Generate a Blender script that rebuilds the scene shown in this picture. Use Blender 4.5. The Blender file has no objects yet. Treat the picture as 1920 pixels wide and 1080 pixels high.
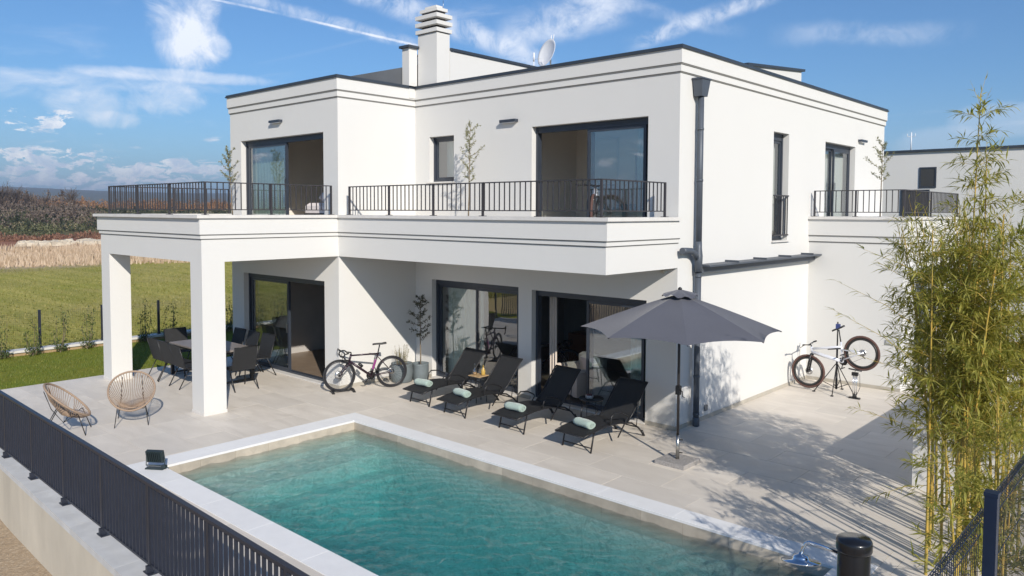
import bpy, math, random
from math import sin, cos, pi, radians as rad
from mathutils import Vector, Matrix
random.seed(7)
sc = bpy.context.scene
COL = sc.collection

# ------------------------------------------------------------------ camera
YAW, PITCH, ROLL, FPX, PPY = 0.7363, 0.0505, 0.004, 1450.47, 469.6
CAM = Vector((6.871, -11.868, 3.84))
_F = Vector((-sin(YAW), cos(YAW), 0)); _R = Vector((cos(YAW), sin(YAW), 0)); _U = Vector((0, 0, 1))
_F2 = _F*cos(PITCH) - _U*sin(PITCH); _U2 = _U*cos(PITCH) + _F*sin(PITCH)
_R3 = _R*cos(ROLL) + _U2*sin(ROLL); _U3 = _U2*cos(ROLL) - _R*sin(ROLL)
cd = bpy.data.cameras.new('camera'); cam = bpy.data.objects.new('camera', cd); COL.objects.link(cam)
cd.sensor_width = 36; cd.lens = FPX/1920*36; cd.shift_y = -(540-PPY)/1920; cd.clip_end = 12000; cd.clip_start = 0.1
m = Matrix((_R3, _U3, -_F2)).transposed().to_4x4(); m.translation = CAM
cam.matrix_world = m
sc.camera = cam
def view_dir(u, v):
    "world direction of a spot of sky (used to place clouds on the sky dome)"
    return (_R3*(u-960)/FPX - _U3*(v-PPY)/FPX + _F2).normalized()

# ------------------------------------------------------------------ light
SUN_EL, SUN_DIR = rad(28.6), Vector((0.872, -0.49, 0)).normalized()
to_sun = Vector((SUN_DIR.x*cos(SUN_EL), SUN_DIR.y*cos(SUN_EL), sin(SUN_EL)))
sl = bpy.data.lights.new('sun', 'SUN'); sl.energy = 3.9; sl.angle = rad(0.55); sl.color = (1.0, 0.925, 0.82)
so = bpy.data.objects.new('sun', sl); COL.objects.link(so); so.rotation_euler = to_sun.to_track_quat('Z', 'Y').to_euler()
sc.view_settings.view_transform = 'Standard'; sc.view_settings.look = 'None'
sc.view_settings.gamma = 1; sc.view_settings.use_curve_mapping = False; sc.view_settings.exposure = 0.45
try:
    sc.cycles.max_bounces = 8; sc.cycles.transparent_max_bounces = 24; sc.cycles.volume_bounces = 0
    sc.cycles.sample_clamp_indirect = 6; sc.cycles.caustics_reflective = False; sc.cycles.caustics_refractive = False
except Exception: pass

class NT:
    "small helper for node trees"
    def __init__(s, tree): s.t = tree; s.n = tree.nodes; s.l = tree.links
    def new(s, typ, **kw):
        nd = s.n.new(typ)
        for k, v in kw.items():
            if k.startswith('i_'): s.put(nd, k[2:].replace('_', ' '), v)
            else: setattr(nd, k, v)
        return nd
    def put(s, nd, key, v):
        sock = nd.inputs[int(key)] if key.isdigit() else nd.inputs[key]
        if isinstance(v, bpy.types.NodeSocket): s.l.new(v, sock)
        else: sock.default_value = v
    def math(s, op, a, b=0.0, c=None, clamp=False):
        nd = s.n.new('ShaderNodeMath'); nd.operation = op; nd.use_clamp = clamp
        for i, v in enumerate((a, b, c)):
            if v is None: continue
            s.put(nd, str(i), v)
        return nd.outputs[0]
    def vmath(s, op, a, b=None, out=0):
        nd = s.n.new('ShaderNodeVectorMath'); nd.operation = op
        s.put(nd, '0', a)
        if b is not None: s.put(nd, '1', b)
        return nd.outputs[out]
    def mix(s, fac, a, b, mode='MIX'):
        nd = s.n.new('ShaderNodeMix'); nd.data_type = 'RGBA'; nd.blend_type = mode
        s.put(nd, '0', fac); s.put(nd, '6', a); s.put(nd, '7', b)
        return nd.outputs[2]
    def noise(s, vec, scale, detail=4, rough=0.55, dist=0.0):
        nd = s.n.new('ShaderNodeTexNoise')
        if vec is not None: s.l.new(vec, nd.inputs['Vector'])
        nd.inputs['Scale'].default_value = scale; nd.inputs['Detail'].default_value = detail
        nd.inputs['Roughness'].default_value = rough; nd.inputs['Distortion'].default_value = dist
        return nd.outputs['Fac']
    def ramp(s, fac, stops):
        nd = s.n.new('ShaderNodeValToRGB'); s.l.new(fac, nd.inputs[0]); e = nd.color_ramp.elements
        while len(e) < len(stops): e.new(0.5)
        for i, (p, c) in enumerate(stops):
            e[i].position = p; e[i].color = (c, c, c, 1) if isinstance(c, (int, float)) else (*c[:3], 1)
        return nd.outputs[0]
    def smooth(s, x, a, b):
        nd = s.n.new('ShaderNodeMapRange'); nd.interpolation_type = 'SMOOTHSTEP'
        s.put(nd, '0', x); nd.inputs[1].default_value = a; nd.inputs[2].default_value = b
        return nd.outputs[0]

w = bpy.data.worlds.new('World'); sc.world = w; w.use_nodes = True
T = NT(w.node_tree); T.n.clear()
geo = T.new('ShaderNodeTexCoord').outputs['Generated']
sky = T.new('ShaderNodeTexSky', sky_type='NISHITA', sun_disc=False, sun_elevation=SUN_EL)
sky.sun_rotation = math.atan2(SUN_DIR.x, SUN_DIR.y); sky.altitude = 100; sky.air_density = 1.0; sky.dust_density = 0.5; sky.ozone_density = 2.5
skyc = T.mix(1.0, sky.outputs[0], (0.56, 0.84, 1.10, 1), 'MULTIPLY')
sep = T.new('ShaderNodeSeparateXYZ'); T.l.new(geo, sep.inputs[0])
zz = T.math('MAXIMUM', sep.outputs[2], 0.02)
# high thin cirrus, on a flat layer overhead
px = T.math('DIVIDE', sep.outputs[0], zz); py = T.math('DIVIDE', sep.outputs[1], zz)
cmb = T.new('ShaderNodeCombineXYZ'); T.l.new(px, cmb.inputs[0]); T.l.new(py, cmb.inputs[1])
flat = cmb.outputs[0]
mp = T.new('ShaderNodeMapping', i_Rotation=(0, 0, rad(35)), i_Scale=(0.32, 0.9, 1)); T.l.new(flat, mp.inputs[0])
n1 = T.noise(mp.outputs[0], 1.1, 8, 0.62, 0.8)
clouds = T.math('MULTIPLY', T.smooth(n1, 0.56, 0.90), 0.45)
def great_circle_streak(a, b, width, strength, wob, scale, mask_mul=1.0, soft=1.0):
    "a contrail: a band along the great circle between two directions, feathered by noise"
    A, B = view_dir(*a), view_dir(*b); n = A.cross(B).normalized(); mid = (A+B).normalized(); half = mid.dot(A)
    along = (B-A).normalized()
    nz = T.noise(geo, scale, 5, 0.65)
    wv = T.math('MULTIPLY', T.math('SUBTRACT', nz, 0.5), wob)
    d = T.math('ABSOLUTE', T.math('ADD', T.vmath('DOT_PRODUCT', geo, tuple(n), 1), wv))
    band = T.smooth(d, width, width*0.15*soft)
    ext = T.smooth(T.vmath('DOT_PRODUCT', geo, tuple(mid), 1), half-0.004, half+0.002)
    nz2 = T.smooth(T.noise(geo, scale*2.3, 5, 0.7, 0.6), 0.28, 0.68)
    return T.math('MULTIPLY', T.math('MULTIPLY', band, ext), T.math('MULTIPLY', nz2, strength))
streaks = [great_circle_streak((380, -6), (790, 86), 0.0022, 0.75, 0.004, 9),
           great_circle_streak((430, -12), (770, 82), 0.010, 0.42, 0.012, 14),
           great_circle_streak((640, -30), (1010, 112), 0.020, 0.62, 0.018, 12),
           great_circle_streak((1215, 72), (1470, -20), 0.014, 0.6, 0.016, 12),
           great_circle_streak((950, 72), (1180, -30), 0.030, 0.40, 0.05, 8),
           great_circle_streak((960, 66), (1150, 30), 0.020, 0.38, 0.04, 9),
           great_circle_streak((1500, 66), (1760, 58), 0.018, 0.28, 0.03, 9),
           great_circle_streak((1180, 10), (1330, 45), 0.012, 0.30, 0.02, 10)]
lay = T.new('ShaderNodeMapping', i_Scale=(1, 1, 2.6)); T.l.new(geo, lay.inputs[0]); lay = lay.outputs[0]
def cumulus(c, rx, ry, strength):
    return blob(c, rx*1.25, ry*1.35, strength, 38, .885, .97, .5, lay, 1.25, .34)
def blob(c, rx, ry, strength, scale, lo=0.4, hi=0.75, dist=1.2, vec=None, nw=.75, bw=.45):
    "a ragged cloud patch around one direction"
    D = view_dir(*c); e = Vector((-D.y, D.x, 0)).normalized(); up = D.cross(e)*-1
    if up.z < 0: up = -up
    ux = T.math('DIVIDE', T.vmath('DOT_PRODUCT', geo, tuple(e), 1), rx)
    off = T.math('SUBTRACT', T.vmath('DOT_PRODUCT', geo, tuple(up), 1), 0.0)
    uy = T.math('DIVIDE', off, ry)
    r2 = T.math('ADD', T.math('MULTIPLY', ux, ux), T.math('MULTIPLY', uy, uy))
    front = T.math('GREATER_THAN', T.vmath('DOT_PRODUCT', geo, tuple(D), 1), 0.0)
    base = T.smooth(r2, 1.6, 0.0)
    nz = T.noise(vec or geo, scale, 8, 0.66, dist)
    f = T.smooth(T.math('ADD', T.math('MULTIPLY', nz, nw), T.math('MULTIPLY', base, bw)), lo, hi)
    return T.math('MULTIPLY', T.math('MULTIPLY', f, T.smooth(base, 0.0, 0.3)), T.math('MULTIPLY', front, strength))
patches = [blob((340, 8), 0.045, 0.085, .95, 15, 0.62, 1.15, .9, None, .95, .42), blob((362, 82), 0.038, 0.04, 0.75, 22, .62, 1.12, .9, None, .95, .42), blob((405, 88), 0.02, 0.02, 0.7, 24, .52, 1.0), blob((200, 150), 0.16, 0.014, 0.42, 22, .58, 1.1, .8, lay), blob((60, 160), 0.10, 0.020, 0.36, 20, .56, 1.1, .8, lay),
           blob((318, 185), 0.045, 0.022, 0.6, 20, .52, 1.0, 2), blob((170, 195), 0.05, 0.022, 0.5, 18, .52, 1.0, 2), blob((215, 225), 0.03, 0.012, 0.5, 22, .52, 1.0), blob((330, 142), 0.12, 0.009, 0.6, 16, .5, 1.0),
           blob((1105, 15), 0.06, 0.025, 0.5, 16, .52, 1.05, 2), blob((1760, 270), 0.05, 0.02, 0.2, 9), blob((1880, 225), 0.05, 0.02, 0.22, 9)]
# fair-weather cumulus near the horizon: noise in (azimuth, elevation)
az = T.math('ARCTAN2', sep.outputs[0], sep.outputs[1]); el = T.math('ARCSINE', sep.outputs[2])
cc = T.new('ShaderNodeCombineXYZ'); T.l.new(T.math('MULTIPLY', az, 14.0), cc.inputs[0]); T.l.new(T.math('MULTIPLY', el, 46.0), cc.inputs[1])
cn = T.noise(cc.outputs[0], 1.15, 9, 0.57, 0.25)
cc2 = T.new('ShaderNodeCombineXYZ'); T.l.new(T.math('MULTIPLY', az, 14.0), cc2.inputs[0]); T.l.new(T.math('ADD', T.math('MULTIPLY', el, 46.0), -0.35), cc2.inputs[1])
cnb = T.noise(cc2.outputs[0], 1.15, 9, 0.57, 0.25)
band = T.math('MULTIPLY', T.smooth(el, 0.028, 0.045), T.smooth(el, 0.125, 0.06))
cu = T.math('MULTIPLY', T.smooth(T.math('ADD', cn, T.math('MULTIPLY', band, 0.10)), 0.67, 0.77), band)
cum_patches = [cumulus(*a) for a in (((62, 226), 0.030, 0.012, .85), ((108, 216), 0.016, 0.006, .8), ((18, 286), 0.022, 0.006, .9), ((172, 300), 0.028, 0.012, .95), ((95, 306), 0.036, 0.009, .8),
               ((272, 314), 0.014, 0.006, .85), ((365, 314), 0.044, 0.012, .8), ((250, 331), 0.046, 0.012, .8), ((80, 336), 0.050, 0.014, .75), ((175, 348), 0.018, 0.012, .7), ((300, 345), .05, .009, .6))]
cov = clouds
for s_ in streaks + patches: cov = T.math('ADD', cov, s_)
hazeb = T.smooth(sep.outputs[2], 0.17, -0.01)
base = T.mix(T.math('MULTIPLY', hazeb, 0.30), skyc, (4.6, 6.4, 8.6, 1))
c1 = T.mix(T.math('MINIMUM', cov, 0.9), base, (10.2, 10.6, 11.4, 1))
cu_all = cu
for s_ in cum_patches: cu_all = T.math('ADD', cu_all, s_)
shade = T.ramp(T.noise(geo, 45, 5, .65, .8), [(.38, 0), (.62, 1)])
cucol = T.mix(shade, (7.2, 8.2, 9.8, 1), (12.0, 12.0, 12.0, 1))
c2 = T.mix(T.math('MINIMUM', cu_all, 0.92), c1, cucol)
bg = T.new('ShaderNodeBackground'); T.l.new(c2, bg.inputs[0]); bg.inputs[1].default_value = 0.080
w.cycles.sampling_method = 'MANUAL'; w.cycles.sample_map_resolution = 256
out = T.new('ShaderNodeOutputWorld'); T.l.new(bg.outputs[0], out.inputs[0])

# ------------------------------------------------------------------ materials
MATS = {}
def mat(name, color, rough=0.6, metal=0.0, noise=0.0, nscale=6.0, bump=0.0, bscale=60.0, spec=0.5, rand=0.0, color2=None, emis=None, stretch=None, sheen=0.0, coat=0.0, detail=5):
    if name in MATS: return MATS[name]
    mt = bpy.data.materials.new(name); mt.use_nodes = True; t = NT(mt.node_tree); t.n.clear(); MATS[name] = mt
    b = t.new('ShaderNodeBsdfPrincipled'); o = t.new('ShaderNodeOutputMaterial'); t.l.new(b.outputs[0], o.inputs[0])
    b.inputs['Roughness'].default_value = rough; b.inputs['Metallic'].default_value = metal; b.inputs['Specular IOR Level'].default_value = spec
    if sheen: b.inputs['Sheen Weight'].default_value = sheen
    if coat: b.inputs['Coat Weight'].default_value = coat
    c = (*color, 1); vec = t.new('ShaderNodeTexCoord').outputs['Object']
    gp = t.new('ShaderNodeNewGeometry').outputs['Position']
    v = gp
    if stretch:
        mp = t.new('ShaderNodeMapping', i_Scale=stretch); t.l.new(gp, mp.inputs[0]); v = mp.outputs[0]
    src = None
    if noise:
        f = t.ramp(t.noise(v, nscale, detail, 0.6, 0.2), [(0.3, 0), (0.7, 1)])
        c2 = (*color2, 1) if color2 else (*[x*(1-noise) for x in color], 1)
        src = t.mix(f, c2, c)
        f2 = t.noise(v, nscale*5.3, 3, 0.6)
        src = t.mix(t.math('MULTIPLY', f2, 0.35*noise if not color2 else 0.12), src, tuple([x*0.75 for x in color])+(1,))
    if rand:
        oi = t.new('ShaderNodeObjectInfo').outputs['Random']
        k = t.math('MULTIPLY_ADD', oi, 2*rand, 1-rand)
        vm = t.new('ShaderNodeVectorMath'); vm.operation = 'SCALE'
        if src is not None: t.l.new(src, vm.inputs[0])
        else: vm.inputs[0].default_value = color
        t.l.new(k, vm.inputs['Scale']); src = vm.outputs[0]
    if src is not None: t.l.new(src, b.inputs['Base Color'])
    else: b.inputs['Base Color'].default_value = c
    if bump:
        bp = t.new('ShaderNodeBump'); bp.inputs['Strength'].default_value = bump; bp.inputs['Distance'].default_value = 0.01
        t.l.new(t.noise(v, bscale, 4, 0.6), bp.inputs['Height']); t.l.new(bp.outputs[0], b.inputs['Normal'])
    return mt
def plaster(name, color):
    "painted render: fine grain, faint runs of dirt and long soft unevenness"
    if name in MATS: return MATS[name]
    mt = bpy.data.materials.new(name); mt.use_nodes = True; t = NT(mt.node_tree); t.n.clear(); MATS[name] = mt
    b = t.new('ShaderNodeBsdfPrincipled', i_Roughness=0.85); o = t.new('ShaderNodeOutputMaterial'); t.l.new(b.outputs[0], o.inputs[0])
    b.inputs['Specular IOR Level'].default_value = 0.2
    g = t.new('ShaderNodeNewGeometry').outputs['Position']
    big = t.noise(g, 0.9, 4, 0.6); fine = t.noise(g, 55, 3, 0.6)
    mp = t.new('ShaderNodeMapping', i_Scale=(2.2, 2.2, 0.16)); t.l.new(g, mp.inputs[0])
    runs = t.smooth(t.noise(mp.outputs[0], 3.0, 6, 0.7), 0.56, 0.82)
    mp2 = t.new('ShaderNodeMapping', i_Scale=(.5, .5, 9)); t.l.new(g, mp2.inputs[0])
    trowel = t.noise(mp2.outputs[0], 1.0, 4, 0.6)
    c = t.mix(big, (*[x*0.965 for x in color], 1), (*color, 1))
    c = t.mix(t.math('MULTIPLY', runs, 0.17), c, (*[x*0.80 for x in (color[0], color[1]*.98, color[2]*.95)], 1))
    c = t.mix(t.math('MULTIPLY', trowel, 0.06), c, (*[x*0.9 for x in color], 1))
    sp = t.new('ShaderNodeSeparateXYZ'); t.l.new(g, sp.inputs[0])
    foot = t.math('MULTIPLY', t.smooth(t.math('ADD', sp.outputs[2], t.math('MULTIPLY', t.noise(g, 6, 4), 0.22)), 0.34, 0.06), 0.12)
    c = t.mix(foot, c, (0.5, 0.46, 0.38, 1))
    t.l.new(c, b.inputs['Base Color'])
    bp = t.new('ShaderNodeBump', i_Strength=0.22, i_Distance=0.004); t.l.new(fine, bp.inputs['Height'])
    bp2 = t.new('ShaderNodeBump', i_Strength=0.2, i_Distance=0.02); t.l.new(t.noise(g, 1.8, 3, .5), bp2.inputs['Height']); t.l.new(bp.outputs[0], bp2.inputs['Normal'])
    t.l.new(bp2.outputs[0], b.inputs['Normal'])
    return mt
white = plaster('white render', (0.67, 0.665, 0.645))
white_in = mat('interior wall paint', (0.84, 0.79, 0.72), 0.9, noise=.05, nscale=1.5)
ceil_in = mat('interior ceiling paint', (0.7, 0.68, 0.65), 0.9)
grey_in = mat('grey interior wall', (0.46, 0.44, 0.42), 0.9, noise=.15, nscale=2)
stone_cap = mat('pale stone coping', (0.70, 0.68, 0.65), 0.6, noise=.12, nscale=5, bump=.15)
frame_m = mat('anthracite window frame', (0.045, 0.055, 0.075), 0.38, 0.1, noise=.2, nscale=3)
flash_m = mat('dark slate flashing', (0.065, 0.08, 0.10), 0.45, 0.4, noise=.25, nscale=2)
pipe_m = mat('grey coated downpipe', (0.085, 0.10, 0.125), 0.5, 0.15, noise=.15, nscale=4)
rail_m = mat('grey brown railing paint', (0.055, 0.052, 0.058), 0.45, 0.2, noise=.2, nscale=8)
fence_m = mat('dark blue grey fence paint', (0.030, 0.035, 0.052), 0.42, 0.2, noise=.2, nscale=8)
black_m = mat('black powder coat', (0.018, 0.018, 0.02), 0.4, 0.2, noise=.2, nscale=20)
tyre_m = mat('tyre rubber', (0.02, 0.02, 0.022), 0.75, bump=.3, bscale=200)
chrome = mat('polished chrome', (0.75, 0.77, 0.8), 0.08, 1.0)
alu = mat('brushed aluminium', (0.55, 0.55, 0.55), 0.3, 1.0)
steel_m = mat('stainless steel', (0.5, 0.49, 0.46), 0.25, 1.0)
curtain_m = mat('pale green grey curtain', (0.80, 0.82, 0.72), 0.9)
wood_m = mat('warm brown wood', (0.16, 0.06, 0.025), 0.5, noise=.4, nscale=4, stretch=(1, 1, 8))
floor_in = mat('brown interior floor', (0.25, 0.19, 0.14), 0.45, noise=.25, nscale=3)
bark_m = mat('olive bark', (0.24, 0.19, 0.13), 0.9, noise=.4, nscale=20, bump=.4)
pot_m = mat('blue grey plant pot', (0.15, 0.18, 0.195), 0.7, noise=.2, nscale=8, bump=.2)
soil_m = mat('dark soil', (0.05, 0.035, 0.025), 0.95, bump=.6, bscale=60)
sling_m = mat('black mesh sling', (0.016, 0.017, 0.019), 0.7, bump=.5, bscale=350, noise=.2, nscale=9)
towel_m = mat('mint green towel', (0.36, 0.47, 0.42), 0.95, bump=.8, bscale=160, noise=.15, nscale=30, sheen=.4)
white_plastic = mat('white plastic', (0.75, 0.76, 0.78), 0.35)

def glass(name, refl=0.14, tint=(0.86, 0.9, 0.9)):
    mt = bpy.data.materials.new(name); mt.use_nodes = True; t = NT(mt.node_tree); t.n.clear()
    tr = t.new('ShaderNodeBsdfTransparent'); tr.inputs[0].default_value = (*tint, 1)
    gl = t.new('ShaderNodeBsdfGlossy'); gl.inputs['Roughness'].default_value = 0.0; gl.inputs[0].default_value = (0.95, 0.97, 1, 1)
    fr = t.new('ShaderNodeFresnel', i_IOR=1.7)
    f = t.math('MINIMUM', t.math('ADD', t.math('MULTIPLY', fr.outputs[0], 1.35), refl), 1.0)
    f = t.math('MULTIPLY', f, t.math('SUBTRACT', 1.0, t.new('ShaderNodeNewGeometry').outputs['Backfacing']))
    mx = t.new('ShaderNodeMixShader'); t.l.new(f, mx.inputs[0]); t.l.new(tr.outputs[0], mx.inputs[1]); t.l.new(gl.outputs[0], mx.inputs[2])
    g = t.new('ShaderNodeNewGeometry').outputs['Position']
    bp = t.new('ShaderNodeBump', i_Strength=0.03, i_Distance=0.05); t.l.new(t.noise(g, 1.6, 1, .4), bp.inputs['Height']); t.l.new(bp.outputs[0], gl.inputs['Normal'])
    o = t.new('ShaderNodeOutputMaterial'); t.l.new(mx.outputs[0], o.inputs[0]); return mt
glass_m = glass('window glass')
def leaf_mat(name, c1, c2, trans=0.35, rough=0.5):
    mt = bpy.data.materials.new(name); mt.use_nodes = True; t = NT(mt.node_tree); t.n.clear()
    g = t.new('ShaderNodeNewGeometry')
    r = g.outputs['Random Per Island']
    col = t.mix(t.ramp(r, [(0.15, 0), (0.85, 1)]), (*c1, 1), (*c2, 1))
    b = t.new('ShaderNodeBsdfPrincipled', i_Roughness=rough); t.l.new(col, b.inputs['Base Color']); b.inputs['Specular IOR Level'].default_value = 0.35
    tl = t.new('ShaderNodeBsdfTranslucent'); t.l.new(t.mix(0.5, col, (c2[0]*1.6, c2[1]*1.5, c2[2]*.7, 1)), tl.inputs[0])
    mx = t.new('ShaderNodeMixShader', i_0=trans) if False else t.n.new('ShaderNodeMixShader')
    mx.inputs[0].default_value = trans
    t.l.new(b.outputs[0], mx.inputs[1]); t.l.new(tl.outputs[0], mx.inputs[2])
    o = t.new('ShaderNodeOutputMaterial'); t.l.new(mx.outputs[0], o.inputs[0]); return mt
olive_leaf = leaf_mat('olive leaves', (0.12, 0.13, 0.07), (0.33, 0.33, 0.20))
olive_dark = leaf_mat('dark olive leaves', (0.035, 0.035, 0.02), (0.10, 0.10, 0.055), .2)
bamboo_leaf = leaf_mat('bamboo leaves', (0.11, 0.14, 0.02), (0.46, 0.43, 0.11), .48)
laurel_leaf = leaf_mat('laurel leaves', (0.05, 0.08, 0.02), (0.13, 0.16, 0.05), .3)
rosemary_leaf = leaf_mat('yellow green shrub leaves', (0.11, 0.12, 0.03), (0.30, 0.29, 0.09), .3)
scrub_mats = [leaf_mat('dark scrub leaves', (0.022, 0.030, 0.014), (0.060, 0.066, 0.030), .15), leaf_mat('grey brown twigs', (0.10, 0.075, 0.06), (0.17, 0.13, 0.10), .1),
              leaf_mat('rusty autumn leaves', (0.17, 0.09, 0.05), (0.36, 0.20, 0.10), .2), leaf_mat('dull green scrub leaves', (0.07, 0.08, 0.035), (0.15, 0.15, 0.07), .15)]
bamboo_stem = mat('yellow bamboo stem', (0.55, 0.34, 0.06), 0.35, noise=.5, nscale=5, color2=(0.22, 0.22, 0.05), coat=.2)

# ------------------------------------------------------------------ mesh builder
class MB:
    def __init__(s): s.v = []; s.f = []; s.sm = []
    def add(s, vs, fs, smooth=False):
        o = len(s.v); s.v += [tuple(p) for p in vs]; s.f += [tuple(i+o for i in f) for f in fs]; s.sm += [smooth]*len(fs); return s
    def box(s, x0, x1, y0, y1, z0, z1):
        return s.add([(x0,y0,z0),(x1,y0,z0),(x1,y1,z0),(x0,y1,z0),(x0,y0,z1),(x1,y0,z1),(x1,y1,z1),(x0,y1,z1)],
                     [(0,3,2,1),(4,5,6,7),(0,1,5,4),(1,2,6,5),(2,3,7,6),(3,0,4,7)])
    def bbox(s, x0, x1, y0, y1, z0, z1, b=0.004):
        "box with chamfered top edges"
        return s.add([(x0,y0,z0),(x1,y0,z0),(x1,y1,z0),(x0,y1,z0),(x0,y0,z1-b),(x1,y0,z1-b),(x1,y1,z1-b),(x0,y1,z1-b),
                      (x0+b,y0+b,z1),(x1-b,y0+b,z1),(x1-b,y1-b,z1),(x0+b,y1-b,z1)],
                     [(0,3,2,1),(0,1,5,4),(1,2,6,5),(2,3,7,6),(3,0,4,7),(4,5,9,8),(5,6,10,9),(6,7,11,10),(7,4,8,11),(8,9,10,11)])
    def obox(s, c, ax, ay, az, hx, hy, hz):
        c = Vector(c); vs = []
        for k in (-1, 1):
            for j, i in ((-1,-1),(-1,1),(1,1),(1,-1)):
                vs.append(c + ax*hx*i + ay*hy*j + az*hz*k)
        return s.add(vs, [(0,3,2,1),(4,5,6,7),(0,1,5,4),(1,2,6,5),(2,3,7,6),(3,0,4,7)])
    def bar(s, a, b, wd, ht, up=(0,0,1)):
        a, b = Vector(a), Vector(b); d = (b-a); L = d.length; d.normalize(); up = Vector(up)
        if abs(d.dot(up)) > .98: up = Vector((0,1,0))
        y = up.cross(d).normalized(); z = d.cross(y)
        return s.obox((a+b)/2, d, y, z, L/2, wd/2, ht/2)
    def tube(s, pts, r, n=8, closed=False, caps=True, smooth=True):
        pts = [Vector(p) for p in pts]; m_ = len(pts)
        rs = r if isinstance(r, (list, tuple)) else [r]*m_
        vs = []; ref = None
        for i, p in enumerate(pts):
            if closed: d = pts[(i+1) % m_] - pts[i-1]
            else: d = pts[min(i+1, m_-1)] - pts[max(i-1, 0)]
            if d.length < 1e-9: d = Vector((0,0,1))
            d.normalize()
            if ref is None: ref = Vector((0,0,1)) if abs(d.z) < .9 else Vector((1,0,0))
            x = ref - d*ref.dot(d)
            if x.length < 1e-6: x = d.orthogonal()
            x.normalize(); ref = x; y = d.cross(x)
            vs += [p + (x*cos(2*pi*k/n) + y*sin(2*pi*k/n))*rs[i] for k in range(n)]
        fs = []
        for i in range(m_ if closed else m_-1):
            j = (i+1) % m_
            for k in range(n):
                k2 = (k+1) % n
                fs.append((i*n+k, i*n+k2, j*n+k2, j*n+k))
        s.add(vs, fs, smooth)
        if caps and not closed:
            o = len(s.v) - len(vs)
            s.f.append(tuple(o+k for k in range(n))[::-1]); s.sm.append(False)
            s.f.append(tuple(o+(m_-1)*n+k for k in range(n))); s.sm.append(False)
        return s
    def lathe(s, prof, c=(0,0,0), n=24, smooth=True, ax=None):
        c = Vector(c); vs = []
        X, Y, Z = (Vector((1,0,0)), Vector((0,1,0)), Vector((0,0,1))) if ax is None else ax
        for r, z in prof:
            vs += [c + (X*cos(2*pi*k/n) + Y*sin(2*pi*k/n))*r + Z*z for k in range(n)]
        fs = [(i*n+k, i*n+(k+1)%n, (i+1)*n+(k+1)%n, (i+1)*n+k) for i in range(len(prof)-1) for k in range(n)]
        s.add(vs, fs, smooth); o = len(s.v)-len(vs)
        if prof[0][0] > 1e-4: s.f.append(tuple(o+k for k in range(n))[::-1]); s.sm.append(False)
        if prof[-1][0] > 1e-4: s.f.append(tuple(o+(len(prof)-1)*n+k for k in range(n))); s.sm.append(False)
        return s
    def leaf(s, p, d, nrm, ln, wd, fold=0.25):
        "a pointed leaf, folded along its midrib: four triangles"
        d = d.normalized(); sd = d.cross(nrm)
        if sd.length < 1e-5: sd = d.orthogonal()
        sd.normalize(); up = sd.cross(d)
        a = p; b = p + d*ln*.42 + sd*wd/2 + up*wd*fold; c = p + d*ln + up*(-ln*.12); e = p + d*ln*.42 - sd*wd/2 + up*wd*fold; mid = p + d*ln*.45
        return s.add([a, b, c, e, mid], [(0,1,4),(1,2,4),(0,4,3),(4,2,3)])
    def quads(s, pts, idx): return s.add(pts, idx)
    def mesh(s, name, m_):
        me = bpy.data.meshes.new(name); me.from_pydata([tuple(v) for v in s.v], [], s.f)
        me.polygons.foreach_set('use_smooth', s.sm); me.materials.append(m_); me.update(); return me
    def build(s, name, m_, parent=None, **kw):
        o = bpy.data.objects.new(name, s.mesh(name, m_)); COL.objects.link(o)
        if parent is not None: o.parent = parent
        for k, v in kw.items(): o[k] = v
        return o
def empty(name, label=None, cat=None, loc=(0,0,0), rz=0.0, group=None, parent=None):
    o = bpy.data.objects.new(name, None); COL.objects.link(o); o.location = loc; o.rotation_euler = (0,0,rz); o.empty_display_size = .1
    if label: o['label'] = label
    if cat: o['category'] = cat
    if group: o['group'] = group
    if parent: o.parent = parent
    return o
def tag(o, label=None, cat=None, group=None, kind=None):
    for k, v in (('label', label), ('category', cat), ('group', group), ('kind', kind)):
        if v: o[k] = v
    return o
def structure(o): o['kind'] = 'structure'; return o
def inst(src, parent, loc=(0,0,0), rot=None):
    o = src.copy(); COL.objects.link(o); o.parent = parent; o.location = loc
    if rot: o.rotation_euler = rot
    return o
def copy_tree(o, parent=None):
    c = o.copy(); COL.objects.link(c)
    if parent is not None: c.parent = parent
    for ch in list(o.children): copy_tree(ch, c)
    return c
def place(o, loc, rz=None, label=None):
    o.location = loc
    if rz is not None: o.rotation_euler[2] = rz
    if label: o['label'] = label
    return o

# ------------------------------------------------------------------ terrain
def h_ground(x, y):
    fx = -16.6 - x                                  # distance beyond the garden wall
    D = -(x-6.87)*0.955 + (y+11.87)*0.295           # distance out across the fields
    if fx > 0:
        z = -0.05
        z += 0.25*math.sin(x*.045+1)*min(1, fx/20) * 0.6 - 0.1*min(1, fx/20)
        if D > 92:
            t = min(1, (D-92)/95); t = t*t*(3-2*t); z += 3.0*t + 0.4*sin(y*.06)*t
        if D > 188: z += 2.0*min(1, (D-188)/25)
        if D > 700:
            t = min(1, (D-700)/2200); t = t*t*(3-2*t)
            z += t*(62 + 16*sin(y*.0011+2.2) + 5*sin(y*.0052))
        return z
    if y < -8.1: return -0.90 + 0.03*sin(x*3+y*5)
    return -2.4 if (x > -14 and y > -8.05) else -0.30
def grid_line(spans):
    r = []
    for a, b, n in spans: r += [a + (b-a)*i/n for i in range(n)]
    return r + [spans[-1][1]]
xs = grid_line([(-3600, -1200, 30), (-1200, -300, 26), (-300, -80, 44), (-80, -17.2, 34), (-17.2, -16.55, 2), (-16.55, -14.1, 2), (-14.1, -13.9, 1), (-13.9, 30, 16), (30, 400, 6), (400, 3000, 3)])
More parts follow.
